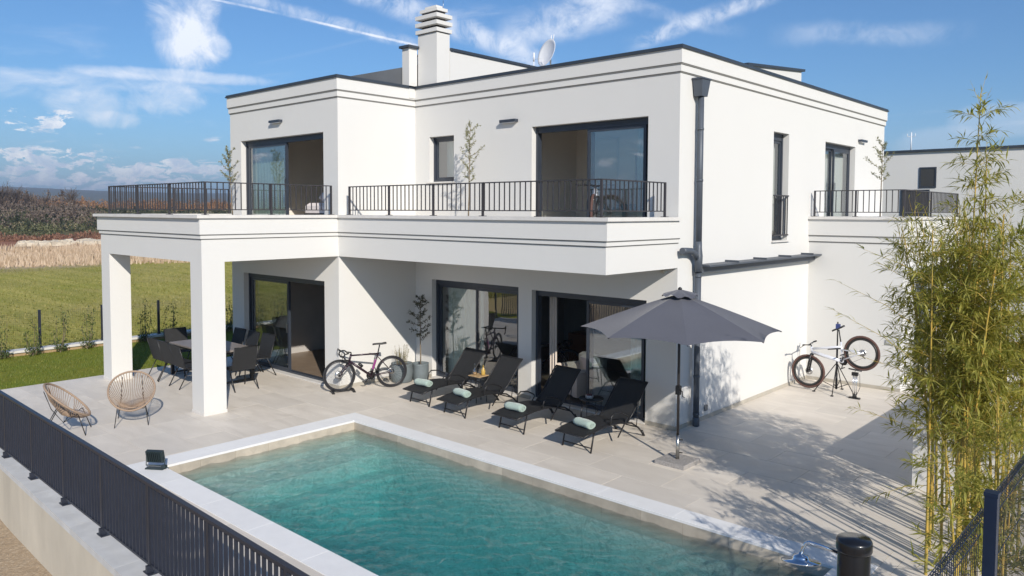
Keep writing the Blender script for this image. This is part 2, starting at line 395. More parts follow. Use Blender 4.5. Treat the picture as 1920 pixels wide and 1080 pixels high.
ys = grid_line([(-2500, -500, 16), (-500, -60, 16), (-60, -8.15, 24), (-8.15, -8.07, 1), (-8.07, 60, 40), (60, 500, 34), (500, 4200, 50)])
gm = MB(); nx, ny = len(xs), len(ys)
gm.v = [(x, y, h_ground(x, y)) for y in ys for x in xs]
gm.f = [(j*nx+i, j*nx+i+1, (j+1)*nx+i+1, (j+1)*nx+i) for j in range(ny-1) for i in range(nx-1)]; gm.sm = [True]*len(gm.f)
def ground_mat():
    mt = bpy.data.materials.new('fields and bare earth'); mt.use_nodes = True; t = NT(mt.node_tree); t.n.clear()
    b = t.new('ShaderNodeBsdfPrincipled', i_Roughness=0.95); b.inputs['Specular IOR Level'].default_value = .1
    o = t.new('ShaderNodeOutputMaterial'); t.l.new(b.outputs[0], o.inputs[0])
    g = t.new('ShaderNodeNewGeometry').outputs['Position']; sp = t.new('ShaderNodeSeparateXYZ'); t.l.new(g, sp.inputs[0])
    D = t.math('ADD', t.math('MULTIPLY', t.math('SUBTRACT', sp.outputs[0], 6.87), -0.955), t.math('MULTIPLY', t.math('ADD', sp.outputs[1], 11.87), 0.295))
    D = t.math('ADD', D, t.math('MULTIPLY', t.math('SUBTRACT', t.noise(g, 0.045, 4), 0.5), 26))
    # young crop: drilled in rows with yellowing and bare streaks
    mp = t.new('ShaderNodeMapping', i_Rotation=(0, 0, rad(-20)), i_Scale=(0.10, 1.0, 1)); t.l.new(g, mp.inputs[0])
    rows = t.noise(mp.outputs[0], 1.4, 6, .65); fine = t.noise(g, 5.0, 6, .7); big = t.noise(g, 0.09, 4, .6)
    fld = t.mix(t.ramp(rows, [(.35, 0), (.66, 1)]), (0.28, 0.28, 0.045, 1), (0.50, 0.43, 0.12, 1))
    fld = t.mix(t.math('MULTIPLY', t.ramp(fine, [(.42, 0), (.7, 1)]), .55), fld, (0.17, 0.20, 0.03, 1))
    fld = t.mix(t.math('MULTIPLY', t.ramp(big, [(.45, 0), (.7, 1)]), .55), fld, (0.40, 0.32, 0.14, 1))
    # dry grass
    dry = t.mix(t.noise(g, 0.8, 6, .7), (0.36, 0.26, 0.18, 1), (0.55, 0.43, 0.31, 1))
    dry = t.mix(t.math('MULTIPLY', t.ramp(t.noise(g, 0.12, 4), [(.45, 0), (.65, 1)]), .6), dry, (0.17, 0.12, 0.085, 1))
    red = t.mix(t.noise(g, 0.5, 5, .7), (0.20, 0.085, 0.05, 1), (0.38, 0.20, 0.13, 1))
    scr = t.mix(t.noise(g, 0.22, 6, .7), (0.055, 0.058, 0.028, 1), (0.19, 0.165, 0.08, 1))
    far = t.mix(t.noise(g, 0.004, 6, .7), (0.06, 0.075, 0.045, 1), (0.17, 0.15, 0.085, 1))
    c = t.mix(t.smooth(D, 64, 70), fld, dry); c = t.mix(t.smooth(D, 96, 101), c, red); c = t.mix(t.smooth(D, 112, 118), c, scr)
    c = t.mix(t.smooth(D, 215, 260), c, far)
    # gravel on the near side of the wall
    vo = t.new('ShaderNodeTexVoronoi', i_Scale=22.0); t.l.new(g, vo.inputs['Vector'])
    grav = t.mix(t.noise(g, 3, 5, .7), (0.36, 0.26, 0.16, 1), (0.55, 0.45, 0.33, 1)); grav = t.mix(t.math('MULTIPLY', t.smooth(vo.outputs['Distance'], .1, .6), .5), grav, (0.26, 0.18, 0.11, 1))
    near = t.math('MULTIPLY', t.smooth(sp.outputs[1], -8.0, -8.1), t.smooth(sp.outputs[0], -18, -16))
    c = t.mix(near, c, grav)
    t.l.new(c, b.inputs['Base Color'])
    bp = t.new('ShaderNodeBump', i_Strength=0.7, i_Distance=0.06); t.l.new(t.noise(g, 9, 6, .7), bp.inputs['Height']); t.l.new(bp.outputs[0], b.inputs['Normal'])
    return mt
structure(gm.build('ground', ground_mat()))

# haze in the air over the fields
hz = MB().box(-3900, 3300, -2700, 4500, -2.5, 110)
hm = bpy.data.materials.new('thin haze'); hm.use_nodes = True; t = NT(hm.node_tree); t.n.clear()
pv = t.new('ShaderNodeVolumePrincipled'); pv.inputs['Color'].default_value = (0.62, 0.76, 1.0, 1); pv.inputs['Density'].default_value = 0.00045; pv.inputs['Anisotropy'].default_value = 0.2
oo = t.new('ShaderNodeOutputMaterial'); t.l.new(pv.outputs[0], oo.inputs['Volume'])
hzo = hz.build('haze', hm); hzo['kind'] = 'stuff'

# ------------------------------------------------------------------ lawn strip and its grass
lawn_m = mat('mown lawn', (0.15, 0.20, 0.025), 0.95, noise=.5, nscale=1.3, color2=(0.21, 0.20, 0.035), bump=.8, bscale=40, spec=.1)
structure(MB().box(-16.5, -12.17, -9.5, 9, -0.5, -0.05).build('lawn', lawn_m))
gr = MB(); rg = random.Random(3)
for i in range(30000):
    x = -16.45 + 4.3*rg.random(); y = -9.0 + 12*rg.random(); a = rg.random()*6.28; h = .025+.035*rg.random()
    dx, dy = cos(a)*.006, sin(a)*.006; lx, ly = (rg.random()-.5)*.05, (rg.random()-.5)*.05
    gr.add([(x-dx,y-dy,-.052),(x+dx,y+dy,-.052),(x+lx,y+ly,-.05+h)], [(0,1,2)])
tag(gr.build('grass', leaf_mat('grass blades', (0.10, 0.15, 0.02), (0.26, 0.27, 0.05), .35)), 'short mown green grass along the terrace edge', 'grass', kind='stuff')

# ------------------------------------------------------------------ terrace and its tiles
terrace = MB().box(-12.17, -5.12, -8.3, 12, -1.2, -0.012).box(-5.12, 3.97+.35, -3.08, 12, -1.2, -0.012).box(-5.12, 4.32, -8.3, -7.29, -1.2, -0.012).box(4.32, 12, -8.3, 12, -1.2, -0.012)\
    .build('terrace', mat('grey tile grout', (0.12, 0.115, 0.10), 0.9))
structure(terrace)
def tile_mat():
    mt = bpy.data.materials.new('cream porcelain tile'); mt.use_nodes = True; t = NT(mt.node_tree); t.n.clear()
    b = t.new('ShaderNodeBsdfPrincipled', i_Roughness=0.6); b.inputs['Specular IOR Level'].default_value = .35
    o = t.new('ShaderNodeOutputMaterial'); t.l.new(b.outputs[0], o.inputs[0])
    g = t.new('ShaderNodeNewGeometry').outputs['Position']; oi = t.new('ShaderNodeObjectInfo')
    off = t.vmath('ADD', g, t.vmath('SCALE', oi.outputs['Location'], None)) if False else g
    mp = t.new('ShaderNodeMapping', i_Scale=(0.7, 2.2, 1)); t.l.new(off, mp.inputs[0])
    ad = t.new('ShaderNodeVectorMath'); ad.operation = 'ADD'; t.l.new(mp.outputs[0], ad.inputs[0])
    rv = t.new('ShaderNodeCombineXYZ'); t.l.new(t.math('MULTIPLY', oi.outputs['Random'], 37.0), rv.inputs[0]); t.l.new(t.math('MULTIPLY', oi.outputs['Random'], 91.0), rv.inputs[2]); t.l.new(rv.outputs[0], ad.inputs[1])
    cl = t.noise(ad.outputs[0], 1.6, 6, .62, .6)
    c = t.mix(t.ramp(cl, [(.3, 0), (.72, 1)]), (0.625, 0.57, 0.495, 1), (0.78, 0.72, 0.635, 1))
    c = t.mix(t.math('MULTIPLY', oi.outputs['Random'], .50), c, (0.56, 0.52, 0.465, 1))
    st = t.noise(g, 0.55, 5, .65)
    c = t.mix(t.math('MULTIPLY', t.ramp(st, [(.5, 0), (.75, 1)]), .38), c, (0.52, 0.46, 0.38, 1))
    c = t.mix(t.math('MULTIPLY', t.smooth(t.noise(g, 34, 4, .7), .62, .8), .25), c, (0.33, 0.31, 0.28, 1))
    t.l.new(c, b.inputs['Base Color'])
    t.l.new(t.math('MULTIPLY_ADD', cl, .25, .42), b.inputs['Roughness'])
    bp = t.new('ShaderNodeBump', i_Strength=0.15, i_Distance=0.003); t.l.new(t.noise(g, 40, 4, .6), bp.inputs['Height']); t.l.new(bp.outputs[0], b.inputs['Normal'])
    return mt
tile_m = tile_mat()
holes = [(-5.10, 4.31, -7.28, -3.09), (-11.5, -6.93, -2.147, 12), (-6.93, 0, 0, 12), (0, 2.02, 5.87, 12)]
def clip(r):
    rs = [r]
    for h in holes:
        nr = []
        for (a, b, c, d) in rs:
            if h[0] >= b or h[1] <= a or h[2] >= d or h[3] <= c: nr.append((a, b, c, d)); continue
            if a < h[0]: nr.append((a, h[0], c, d)); a = h[0]
            if b > h[1]: nr.append((h[1], b, c, d)); b = h[1]
            if c < h[2]: nr.append((a, b, c, h[2]))
            if d > h[3]: nr.append((a, b, h[3], d))
        rs = nr
    return [q for q in rs if q[1]-q[0] > .03 and q[3]-q[2] > .03]
TL, TW = 1.28, 0.70; cache = {}
def add_tile(a, b, c, d):
    w_, h_ = round(b-a, 3), round(d-c, 3)
    if (w_, h_) not in cache: cache[(w_, h_)] = MB().bbox(0.0018, w_-.0018, 0.0018, h_-.0018, -0.014, 0, .0008).mesh('tile', tile_m)
    o = bpy.data.objects.new('tile', cache[(w_, h_)]); COL.objects.link(o); o.parent = terrace; o.location = (a, c, random.uniform(-.0008, .0004))
ntile = 0; far_t = MB(); row = 0
y = -1.865 - TW*10
while y < 9.6:
    x = 3.18 - TL*13 + (0.64 if row % 2 else 0)
    while x < 9:
        for q_ in clip((max(x, -12.15), min(x+TL, 9), max(y, -8.275), min(y+TW, 9.6))):
            if q_[1] < -12.1: continue
            vis = (q_[0] < 5.5 and q_[2] < 6.2 and not (q_[1] < -11.4 and q_[2] > 1)) 
            if vis and ntile < 298: add_tile(*q_); ntile += 1
            else: far_t.bbox(q_[0]+.0022, q_[1]-.0022, q_[2]+.0022, q_[3]-.0022, -.014, 0, .002)
        x += TL
    y += TW; row += 1
far_t.build('outer_tile', tile_m, terrace, kind='stuff')

# ------------------------------------------------------------------ swimming pool
PX0, PX1, PY0, PY1, WZ = -4.67, 3.97, -6.92, -3.42, -0.155
pool = empty('swimming_pool', 'rectangular swimming pool with white coping set into the terrace', 'pool', ((PX0+PX1)/2, (PY0+PY1)/2, 0))
def ploc(o): o.matrix_parent_inverse = Matrix.Translation(-pool.location); return o
sand_m = mat('sandstone pool tile', (0.56, 0.50, 0.41), 0.6, noise=.3, nscale=4, rand=.14, bump=.15)
def basin_mat():
    mt = bpy.data.materials.new('submerged pool tile'); mt.use_nodes = True; t = NT(mt.node_tree); t.n.clear()
    b = t.new('ShaderNodeBsdfPrincipled', i_Roughness=0.7); o = t.new('ShaderNodeOutputMaterial'); t.l.new(b.outputs[0], o.inputs[0])
    g = t.new('ShaderNodeNewGeometry').outputs['Position']
    # rippling water light painted into the tile colour: bright net over darker patches
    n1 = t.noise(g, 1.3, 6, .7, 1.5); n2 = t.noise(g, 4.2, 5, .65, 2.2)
    caustic_net = t.smooth(t.math('ABSOLUTE', t.math('SUBTRACT', n2, .5)), .075, .0)
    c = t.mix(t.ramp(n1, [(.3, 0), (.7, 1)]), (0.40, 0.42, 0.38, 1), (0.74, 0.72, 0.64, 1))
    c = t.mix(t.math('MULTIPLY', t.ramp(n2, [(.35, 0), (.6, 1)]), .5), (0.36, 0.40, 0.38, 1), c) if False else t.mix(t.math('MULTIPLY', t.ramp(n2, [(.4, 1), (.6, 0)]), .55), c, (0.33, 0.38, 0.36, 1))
    c = t.mix(t.math('MULTIPLY', caustic_net, .8), c, (0.88, 0.88, 0.82, 1))
    t.l.new(c, b.inputs['Base Color']); return mt
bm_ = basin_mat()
bas = MB()
z0 = -1.45; zs = -0.45
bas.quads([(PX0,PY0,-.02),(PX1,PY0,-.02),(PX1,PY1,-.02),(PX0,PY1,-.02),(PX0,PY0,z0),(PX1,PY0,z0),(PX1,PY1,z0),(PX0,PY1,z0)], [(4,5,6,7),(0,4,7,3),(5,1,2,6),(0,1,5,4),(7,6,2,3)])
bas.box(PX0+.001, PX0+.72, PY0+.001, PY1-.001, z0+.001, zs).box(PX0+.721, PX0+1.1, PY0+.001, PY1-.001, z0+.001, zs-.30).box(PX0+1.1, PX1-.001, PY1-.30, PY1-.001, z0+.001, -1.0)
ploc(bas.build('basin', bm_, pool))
def strip(a, b, fixed, axis, sgn, n, z_0=-.34, z_1=-.028, th=.012):
    for i in range(n):
        p, q_ = a+(b-a)*i/n+.0015, a+(b-a)*(i+1)/n-.0015
        m_ = MB()
        if axis == 'x': m_.box(p, q_, min(fixed, fixed+sgn*th), max(fixed, fixed+sgn*th), z_0, z_1)
        else: m_.box(min(fixed, fixed+sgn*th), max(fixed, fixed+sgn*th), p, q_, z_0, z_1)
        ploc(m_.build('wall_tile', sand_m, pool))
strip(PX0+.012, PX1-.012, PY1, 'x', -1, 14); strip(PX0+.012, PX1-.012, PY0, 'x', 1, 14); strip(PY0, PY1, PX0, 'y', 1, 6); strip(PY0, PY1, PX1, 'y', -1, 6)
cop_m = mat('white pool coping stone', (0.82, 0.82, 0.81), 0.7, noise=.06, nscale=4, rand=.02, bump=.1, bscale=60)
def coping(a, b, c, d, n, axis):
    for i in range(n):
        m_ = MB()
        if axis == 'x': p, q_ = a+(b-a)*i/n+.0005, a+(b-a)*(i+1)/n-.0005; m_.bbox(p, q_, c, d, -.028, .006, .0015)
        else: p, q_ = c+(d-c)*i/n+.0005, c+(d-c)*(i+1)/n-.0005; m_.bbox(a, b, p, q_, -.028, .006, .0015)
        ploc(m_.build('coping_stone', cop_m, pool))
coping(-5.10, PX1+.34, PY1-.015, -3.09, 8, 'x'); coping(-5.10, PX1+.34, -7.28, PY0+.015, 8, 'x')
coping(-5.10, PX0+.015, PY0+.017, PY1-.017, 4, 'y'); coping(PX1-.015, PX1+.34, PY0+.017, PY1-.017, 4, 'y')
# water body: a closed mesh whose surface is rippled
wm = MB(); NX, NY = 620, 260
def wave(x, y):
    r = math.hypot(x+3.9, y+3.9)
    jet = 0.9*math.exp(-(r/1.5)**2)
    z = .0045*sin(2.1*x+1.3*y+.6*sin(1.7*y))+.0042*sin(-1.6*x+3.1*y+.9*sin(1.3*x+.4))+.0036*sin(4.7*x-2.2*y+1.2*sin(2.3*y))+.0030*sin(3.1*x+6.3*y+1.1*sin(2.9*x))
    z += .0022*sin(9.3*x+4.1*y+1.5*sin(3.1*y+x))+.0020*sin(-7.7*x+8.9*y+1.4*sin(3.7*x))+.0014*sin(15.1*x-7.3*y+1.3*sin(5*y))+.0012*sin(6.7*x+17.3*y+1.2*sin(6.1*x))
    z += .009*math.exp(-(abs(r-1.9)/1.1)**2)*sin(11*r+.8*sin(3*x)) + jet*.006*(sin(17*x+5*sin(9*y))+sin(19*y+4*sin(11*x)))
    z *= .8
    z += .0024*sin(13*x+7*y+2.6*sin(3.1*y+1.7*sin(2*x)))+.0034*sin(-11*x+15*y+2.4*sin(3.3*x+y))+.0026*sin(23*x-15*y+2.8*sin(5*y+x))+.0020*sin(7*x+27*y+2.6*sin(6*x))+.0009*sin(37*x+21*y+2.4*sin(8*y))
    return z
ex0, ex1, ey0, ey1 = PX0-.10, PX1+.10, PY0-.10, PY1+.10
wm.v = [(ex0+(ex1-ex0)*i/NX, ey0+(ey1-ey0)*j/NY, WZ+wave(ex0+(ex1-ex0)*i/NX, ey0+(ey1-ey0)*j/NY)) for j in range(NY+1) for i in range(NX+1)]
wm.f = [(j*(NX+1)+i, j*(NX+1)+i+1, (j+1)*(NX+1)+i+1, (j+1)*(NX+1)+i) for j in range(NY) for i in range(NX)]; wm.sm = [True]*len(wm.f)
o_ = len(wm.v); wm.v += [(ex0,ey0,-1.9),(ex1,ey0,-1.9),(ex1,ey1,-1.9),(ex0,ey1,-1.9)]
bl, br, tr, tl = 0, NX, NY*(NX+1)+NX, NY*(NX+1)
wm.f += [(o_+3, o_+2, o_+1, o_), tuple([o_, o_+1]+[i for i in range(NX, -1, -1)]), tuple([o_+1, o_+2]+[j*(NX+1)+NX for j in range(NY, -1, -1)]),
         tuple([o_+2, o_+3]+[NY*(NX+1)+i for i in range(0, NX+1)]), tuple([o_+3, o_]+[j*(NX+1) for j in range(0, NY+1)])]; wm.sm += [False]*5
def water_mat():
    mt = bpy.data.materials.new('pool water'); mt.use_nodes = True; t = NT(mt.node_tree); t.n.clear()
    g = t.new('ShaderNodeNewGeometry').outputs['Position']
    bp = t.new('ShaderNodeBump', i_Strength=1.0, i_Distance=0.05)
    t.l.new(t.math('ADD', t.noise(g, 3.6, 5, .62, 2.6), t.math('MULTIPLY', t.noise(g, 11, 3, .6, 2.0), .5)), bp.inputs['Height'])
    rf = t.new('ShaderNodeBsdfRefraction', i_IOR=1.33, i_Roughness=0.0); rf.inputs[0].default_value = (1, 1, 1, 1); t.l.new(bp.outputs[0], rf.inputs['Normal'])
    tr = t.new('ShaderNodeBsdfTransparent'); tr.inputs[0].default_value = (1, 1, 1, 1)
    m1 = t.n.new('ShaderNodeMixShader'); m1.inputs[0].default_value = .55; t.l.new(rf.outputs[0], m1.inputs[1]); t.l.new(tr.outputs[0], m1.inputs[2])
    gl = t.new('ShaderNodeBsdfGlossy', i_Roughness=0.02); t.l.new(bp.outputs[0], gl.inputs['Normal'])
    fr = t.new('ShaderNodeFresnel', i_IOR=1.33); t.l.new(bp.outputs[0], fr.inputs['Normal'])
    m2 = t.n.new('ShaderNodeMixShader'); t.l.new(t.math('MULTIPLY', t.math('MINIMUM', fr.outputs[0], 1.0), t.math('SUBTRACT', 1.0, t.new('ShaderNodeNewGeometry').outputs['Backfacing'])), m2.inputs[0]); t.l.new(m1.outputs[0], m2.inputs[1]); t.l.new(gl.outputs[0], m2.inputs[2])
    va = t.new('ShaderNodeVolumeAbsorption'); va.inputs['Color'].default_value = (0.10, 0.79, 0.84, 1); va.inputs['Density'].default_value = 0.60
    av = va
    o = t.new('ShaderNodeOutputMaterial'); t.l.new(m2.outputs[0], o.inputs[0]); t.l.new(av.outputs[0], o.inputs['Volume']); return mt
structure(wm.build('pool_water', water_mat()))

# ------------------------------------------------------------------ house
house = empty('house', 'white modern two storey house with balconies behind the pool', 'house', (0, 0, 0))
L, W, XW, YB, HR = 6.93, 2.147, -11.5, 11.1, 6.64
ZF, ZT, ZB = 3.40, 3.75, 2.869
def wall(name, axis, pos, th, a0, a1, z0, z1, ops, m_=white, inward=1, parent=house):
    """wall in the plane axis=pos, from a0 to a1; openings (a,b,zb,zt) get real reveals. inward = sign of the depth direction"""
    As = sorted(set([a0, a1]+[v for o in ops for v in o[:2]])); Zs = sorted(set([z0, z1]+[v for o in ops for v in o[2:]]))
    mb = MB()
    P = (lambda a, d, z: (a, pos+inward*d, z)) if axis == 'y' else (lambda a, d, z: (pos+inward*d, a, z))
    isop = lambda i, j: any(o[0] <= (As[i]+As[i+1])/2 <= o[1] and o[2] <= (Zs[j]+Zs[j+1])/2 <= o[3] for o in ops)
    for i in range(len(As)-1):
        for j in range(len(Zs)-1):
            if isop(i, j): continue
            a, b, c, d = As[i], As[i+1], Zs[j], Zs[j+1]
            mb.quads([P(a,0,c),P(b,0,c),P(b,0,d),P(a,0,d)], [(0,1,2,3)]); mb.quads([P(a,th,c),P(a,th,d),P(b,th,d),P(b,th,c)], [(0,1,2,3)])
    for a, b, c, d in ops:
        mb.quads([P(a,0,c),P(a,th,c),P(a,th,d),P(a,0,d)], [(0,1,2,3)]); mb.quads([P(b,0,c),P(b,0,d),P(b,th,d),P(b,th,c)], [(0,1,2,3)])
        mb.quads([P(a,0,d),P(a,th,d),P(b,th,d),P(b,0,d)], [(0,1,2,3)]); mb.quads([P(a,0,c),P(b,0,c),P(b,th,c),P(a,th,c)], [(0,1,2,3)])
    mb.quads([P(a0,0,z1),P(a1,0,z1),P(a1,th,z1),P(a0,th,z1)], [(0,1,2,3)])
    return mb.build(name, m_, parent)
A_, B_ = (-6.36, -3.70, 0.02, 2.28), (-3.34, -0.62, 0.02, 2.25)
UB_, SW_ = (-3.36, -0.63, ZF+.03, 5.54), (-6.44, -5.63, 4.50, 5.52)
wall('wall', 'y', 0, .28, -L, 0, -.3, 6.36, [A_, B_, UB_, SW_])
WL_, WU_ = (-10.93, -7.46, 0.02, 2.30), (-10.98, -7.46, ZF+.03, 5.54)
wall('wall', 'y', -W, .28, XW, -L, -.3, 6.36, [WL_, WU_])
wall('wall', 'x', -L, .28, -W, 0, -.3, 6.36, [], inward=-1)
SV_, SD_ = (3.84, 4.63, 3.24, 5.53), (6.74, 8.80, ZF+.03, 5.52)
wall('wall', 'x', 0, .28, 0, YB, -.3, 6.36, [SV_, SD_], inward=-1)
wall('wall', 'x', XW, .28, -W, YB, -.3, 6.36, [])
wall('wall', 'y', YB, .28, XW, 0, -.3, 6.36, [], inward=-1)
# parapet fascia in three tiers (band, groove, band)
outline = [(XW, -W), (-L, -W), (-L, 0), (0, 0), (0, YB), (XW, YB)]
nrm = [(0, -1), (1, 0), (0, -1), (1, 0), (0, 1), (-1, 0)]
def ring(name, z0, z1, e, th=.25, m_=white, parent=house, top=True):
    n = len(outline); outer = []; inner = []
    for i in range(n):
        n0, n1 = nrm[i-1], nrm[i]; x, y_ = outline[i]
        outer.append((x+(n0[0]+n1[0])*e, y_+(n0[1]+n1[1])*e)); inner.append((x-(n0[0]+n1[0])*th, y_-(n0[1]+n1[1])*th))
    mb = MB(); vs = [(x, y_, z0) for x, y_ in outer]+[(x, y_, z1) for x, y_ in outer]+[(x, y_, z0) for x, y_ in inner]+[(x, y_, z1) for x, y_ in inner]; fs = []
    for i in range(n):
        j = (i+1) % n
        fs += [(i, j, n+j, n+i), (n+i, n+j, 3*n+j, 3*n+i), (2*n+j, 2*n+i, 3*n+i, 3*n+j), (i, 2*n+i, 2*n+j, j)]
    mb.add(vs, fs); return mb.build(name, m_, parent)
ring('parapet_band', 6.255, 6.395, .028, .2); ring('parapet_fascia', 6.395, HR, .055, .25); ring('roof_flashing', HR, HR+.028, .085, .27, flash_m); ring('roof_flashing', HR+.028, HR+.062, .07, .25, flash_m)
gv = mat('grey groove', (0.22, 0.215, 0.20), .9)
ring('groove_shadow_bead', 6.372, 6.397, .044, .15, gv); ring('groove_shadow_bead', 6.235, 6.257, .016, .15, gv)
MB().box(XW+.2, -.2, .2, YB-.2, 6.3, 6.42).box(XW+.2, -L-.2, -W+.2, .2, 6.3, 6.42).build('roof_deck', flash_m, house)
# raised monopitch roof, penthouse, chimney, rooftop box
rf = MB(); x0, x1, ya, yb_ = XW+.03, -7.12, -W+.10, 3.48; za, zb_ = 6.655, 8.14
zm = za+(zb_-za)*(.2-ya)/(yb_-ya)
rf.add([(x0,ya,6.45),(x1,ya,6.45),(x1,.2,6.45),(-9.2,yb_,6.45),(x0,yb_,6.45),(x0,ya,za),(x1,ya,za),(x1,.2,zm),(-9.2,yb_,zb_),(x0,yb_,zb_)], [(5,6,7,8,9),(0,1,6,5),(1,2,7,6),(2,3,8,7),(3,4,9,8),(4,0,5,9)])
seam = mat('dark grey roof sheet', (0.115, 0.125, 0.14), .55, .2, noise=.25, nscale=1.5, bump=.2)
rfo = rf.build('pitched_roof', seam, house)
for i in range(1, 5):
    xx = x0+(x1-x0)*i/10; MB().bar((xx, ya+.02, za+.012), (xx, yb_-.02, zb_+.012), .02, .03).build('roof_seam', seam, rfo)
MB().box(-7.6, -6.2, .42, 8.5, 6.42, 7.50).build('penthouse_wall', white, house)
MB().box(-7.64, -6.16, .42, 8.54, 7.50, 7.56).build('roof_flashing', flash_m, house)
ch = MB().box(-6.85, -6.21, .02, .415, 6.42, 7.86).build('chimney', white, house)
for i, (zc, ex) in enumerate(((7.88, .04), (8.04, .045), (8.20, .045))):
    MB().box(-6.85-ex, -6.21+ex, .02-ex, .415+ex, zc, zc+.085).build('chimney_slab', white, ch)
    MB().box(-6.85+.07, -6.21-.07, .09, .345, zc+.085, zc+.16).build('chimney_vent', black_m, ch)
MB().box(-6.82, -6.24, .05, .385, 8.36, 8.43).build('chimney_slab', white, ch)
MB().box(-6.72, -6.34, .12, .315, 8.43, 8.50).build('chimney_slab', white, ch)
MB().tube([(-6.3, .3, 8.4), (-6.3, .3, 8.62)], .006, 5).build('lightning_rod', alu, ch)
sx = MB().box(-7.1, -6.86, -.24, .0, 6.42, 7.56).build('service_shaft', white, house)
MB().box(-7.15, -6.80, -.30, .045, 7.562, 7.615).build('shaft_cap', flash_m, sx)
rb = MB().add([(-2.4,4.7,6.42),(-1,4.7,6.42),(-1,7.7,6.42),(-2.4,7.7,6.42),(-2.4,4.7,7.13),(-1,4.7,7.13),(-1,7.7,7.40),(-2.4,7.7,7.40)], [(4,5,6,7),(0,1,5,4),(1,2,6,5),(2,3,7,6),(3,0,4,7)]).build('roof_light_box', white, house)
MB().add([(-2.45,4.6,7.12),(-.95,4.6,7.12),(-.95,7.82,7.41),(-2.45,7.82,7.41),(-2.45,4.6,7.18),(-.95,4.6,7.18),(-.95,7.82,7.47),(-2.45,7.82,7.47)], [(0,3,2,1),(4,5,6,7),(0,1,5,4),(1,2,6,5),(2,3,7,6),(3,0,4,7)]).build('flashing', flash_m, rb)

# terrace slab on columns, balcony, each with its fascia tiers
def slab_ring(rects, z0, z1, e, name, m_=white, inner_hole=None):
    mb = MB()
    for (a, b, c, d, ea, eb, ec, ed) in rects: mb.box(a-e*ea, b+e*eb, c-e*ec, d+e*ed, z0, z1)
    return mb.build(name, m_, house)
D2, XT = 5.164, -11.74
Rl = [(XT, -L, -D2, -W-.0005, 1, 1, 1, 0)]; Rr = [(-L+.0005, 0, -W, -.0005, 0, 1, 1, 0)]
for R_ in (Rl, Rr):
    slab_ring(R_, ZB, 3.295, 0, 'balcony_slab')
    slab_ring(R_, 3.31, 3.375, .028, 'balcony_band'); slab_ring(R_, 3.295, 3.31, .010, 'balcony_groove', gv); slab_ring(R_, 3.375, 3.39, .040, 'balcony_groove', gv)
    slab_ring(R_, 3.39, 3.395, .055, 'balcony_band')
def parapet(pts, z0, z1, th, e, name, m_):
    "low upstand along a polyline, butt-jointed"
    mb = MB()
    for (a, b) in pts: mb.box(a[0], b[0], a[1], b[1], z0, z1)
    return mb.build(name, m_, house)
t_ = .30
parapet([((XT-.055, -D2-.055), (-L+.055, -D2+t_)), ((-L-t_, -D2+t_), (-L+.055, -W-.056)), ((XT-.055, -D2+t_), (XT+t_, 0))], 3.395, 3.69, 0, 0, 'balcony_fascia', white)
parapet([((-L-.0, -W-.055), (.055, -W+t_)), ((-.25, -W+t_), (.055, -.056))], 3.395, 3.69, 0, 0, 'balcony_fascia', white)
parapet([((XT-.12, -D2-.12), (-L+.10, -D2+t_+.03)), ((-L-t_-.03, -D2+t_+.03), (-L+.10, -W-.10)), ((XT-.12, -D2+t_+.03), (XT+t_+.03, 0))], 3.69, ZT, 0, 0, 'parapet_coping', stone_cap)
parapet([((-L-.0, -W-.10), (.10, -W+t_+.03)), ((-.28, -W+t_+.03), (.10, -.057))], 3.691, ZT+.001, 0, 0, 'parapet_coping', stone_cap)
MB().box(XT, XW, -W, .5, ZB, 3.39).build('balcony_slab', white, house)
MB().box(XT+t_, -L-t_, -D2+t_, -W-.001, 3.396, ZF+.01).box(-L+.002, -.26, -W+t_, -.001, 3.396, ZF+.01).build('balcony_floor', tile_m, house)
cl = MB().box(-L-.457, -L-.0005, -D2+.0005, -D2+.448, -.02, ZB).build('column', white, house)
MB().bbox(-L-.467, -L+.010, -D2-.010, -D2+.458, 0.0, .055, .003).build('column_base', stone_cap, cl)
cl2 = MB().box(XT+.0005, XT+.457, -D2+.0005, -D2+.448, -.02, ZB).build('column', white, house)
MB().bbox(XT-.010, XT+.467, -D2-.010, -D2+.458, 0.0, .055, .003).build('column_base', stone_cap, cl2)
# base tiles along the walls
sk = mat('beige skirting tile', (0.46, 0.43, 0.37), .6, noise=.2, nscale=3)
for (a, b, c, d) in ((-L+.012, A_[0], -.012, -.0005), (A_[1], B_[0], -.012, -.0005), (B_[1], .012, -.012, -.0005), (.0005, .012, 0, 5.858), (.012, 2.03, 5.858, 5.869), (-L+.0005, -L+.012, -W, -.012), (WL_[1], -L+.012, -W-.012, -W-.0005), (XW, WL_[0], -W-.012, -W-.0005)):
    MB().box(a, b, c, d, 0, .075).build('skirting_tile', sk, house)

# right-hand block with roof terrace
BX, BY = 2.02, 5.871
wall('wall', 'y', BY, .25, 0.0005, BX, -.3, ZB+.3, [])
RD_ = (6.80, 9.2, .02, 2.35)
wall('wall', 'x', BX, .25, BY, YB, -.3, ZB+.3, [RD_], inward=-1)
MB().box(.001, BX+.028, BY-.028, YB, 3.19, 3.31).build('balcony_band', white, house)
MB().box(.001, BX+.012, BY-.012, YB, 3.169, 3.19).box(.001, BX+.045, BY-.045, YB, 3.31, 3.33).build('balcony_groove', gv, house)
MB().box(.001, BX+.055, BY-.055, YB, 3.33, 3.69).build('balcony_fascia', white, house)
MB().box(.001, BX+.10, BY-.10, YB, 3.69, 3.75).build('parapet_coping', stone_cap, house)

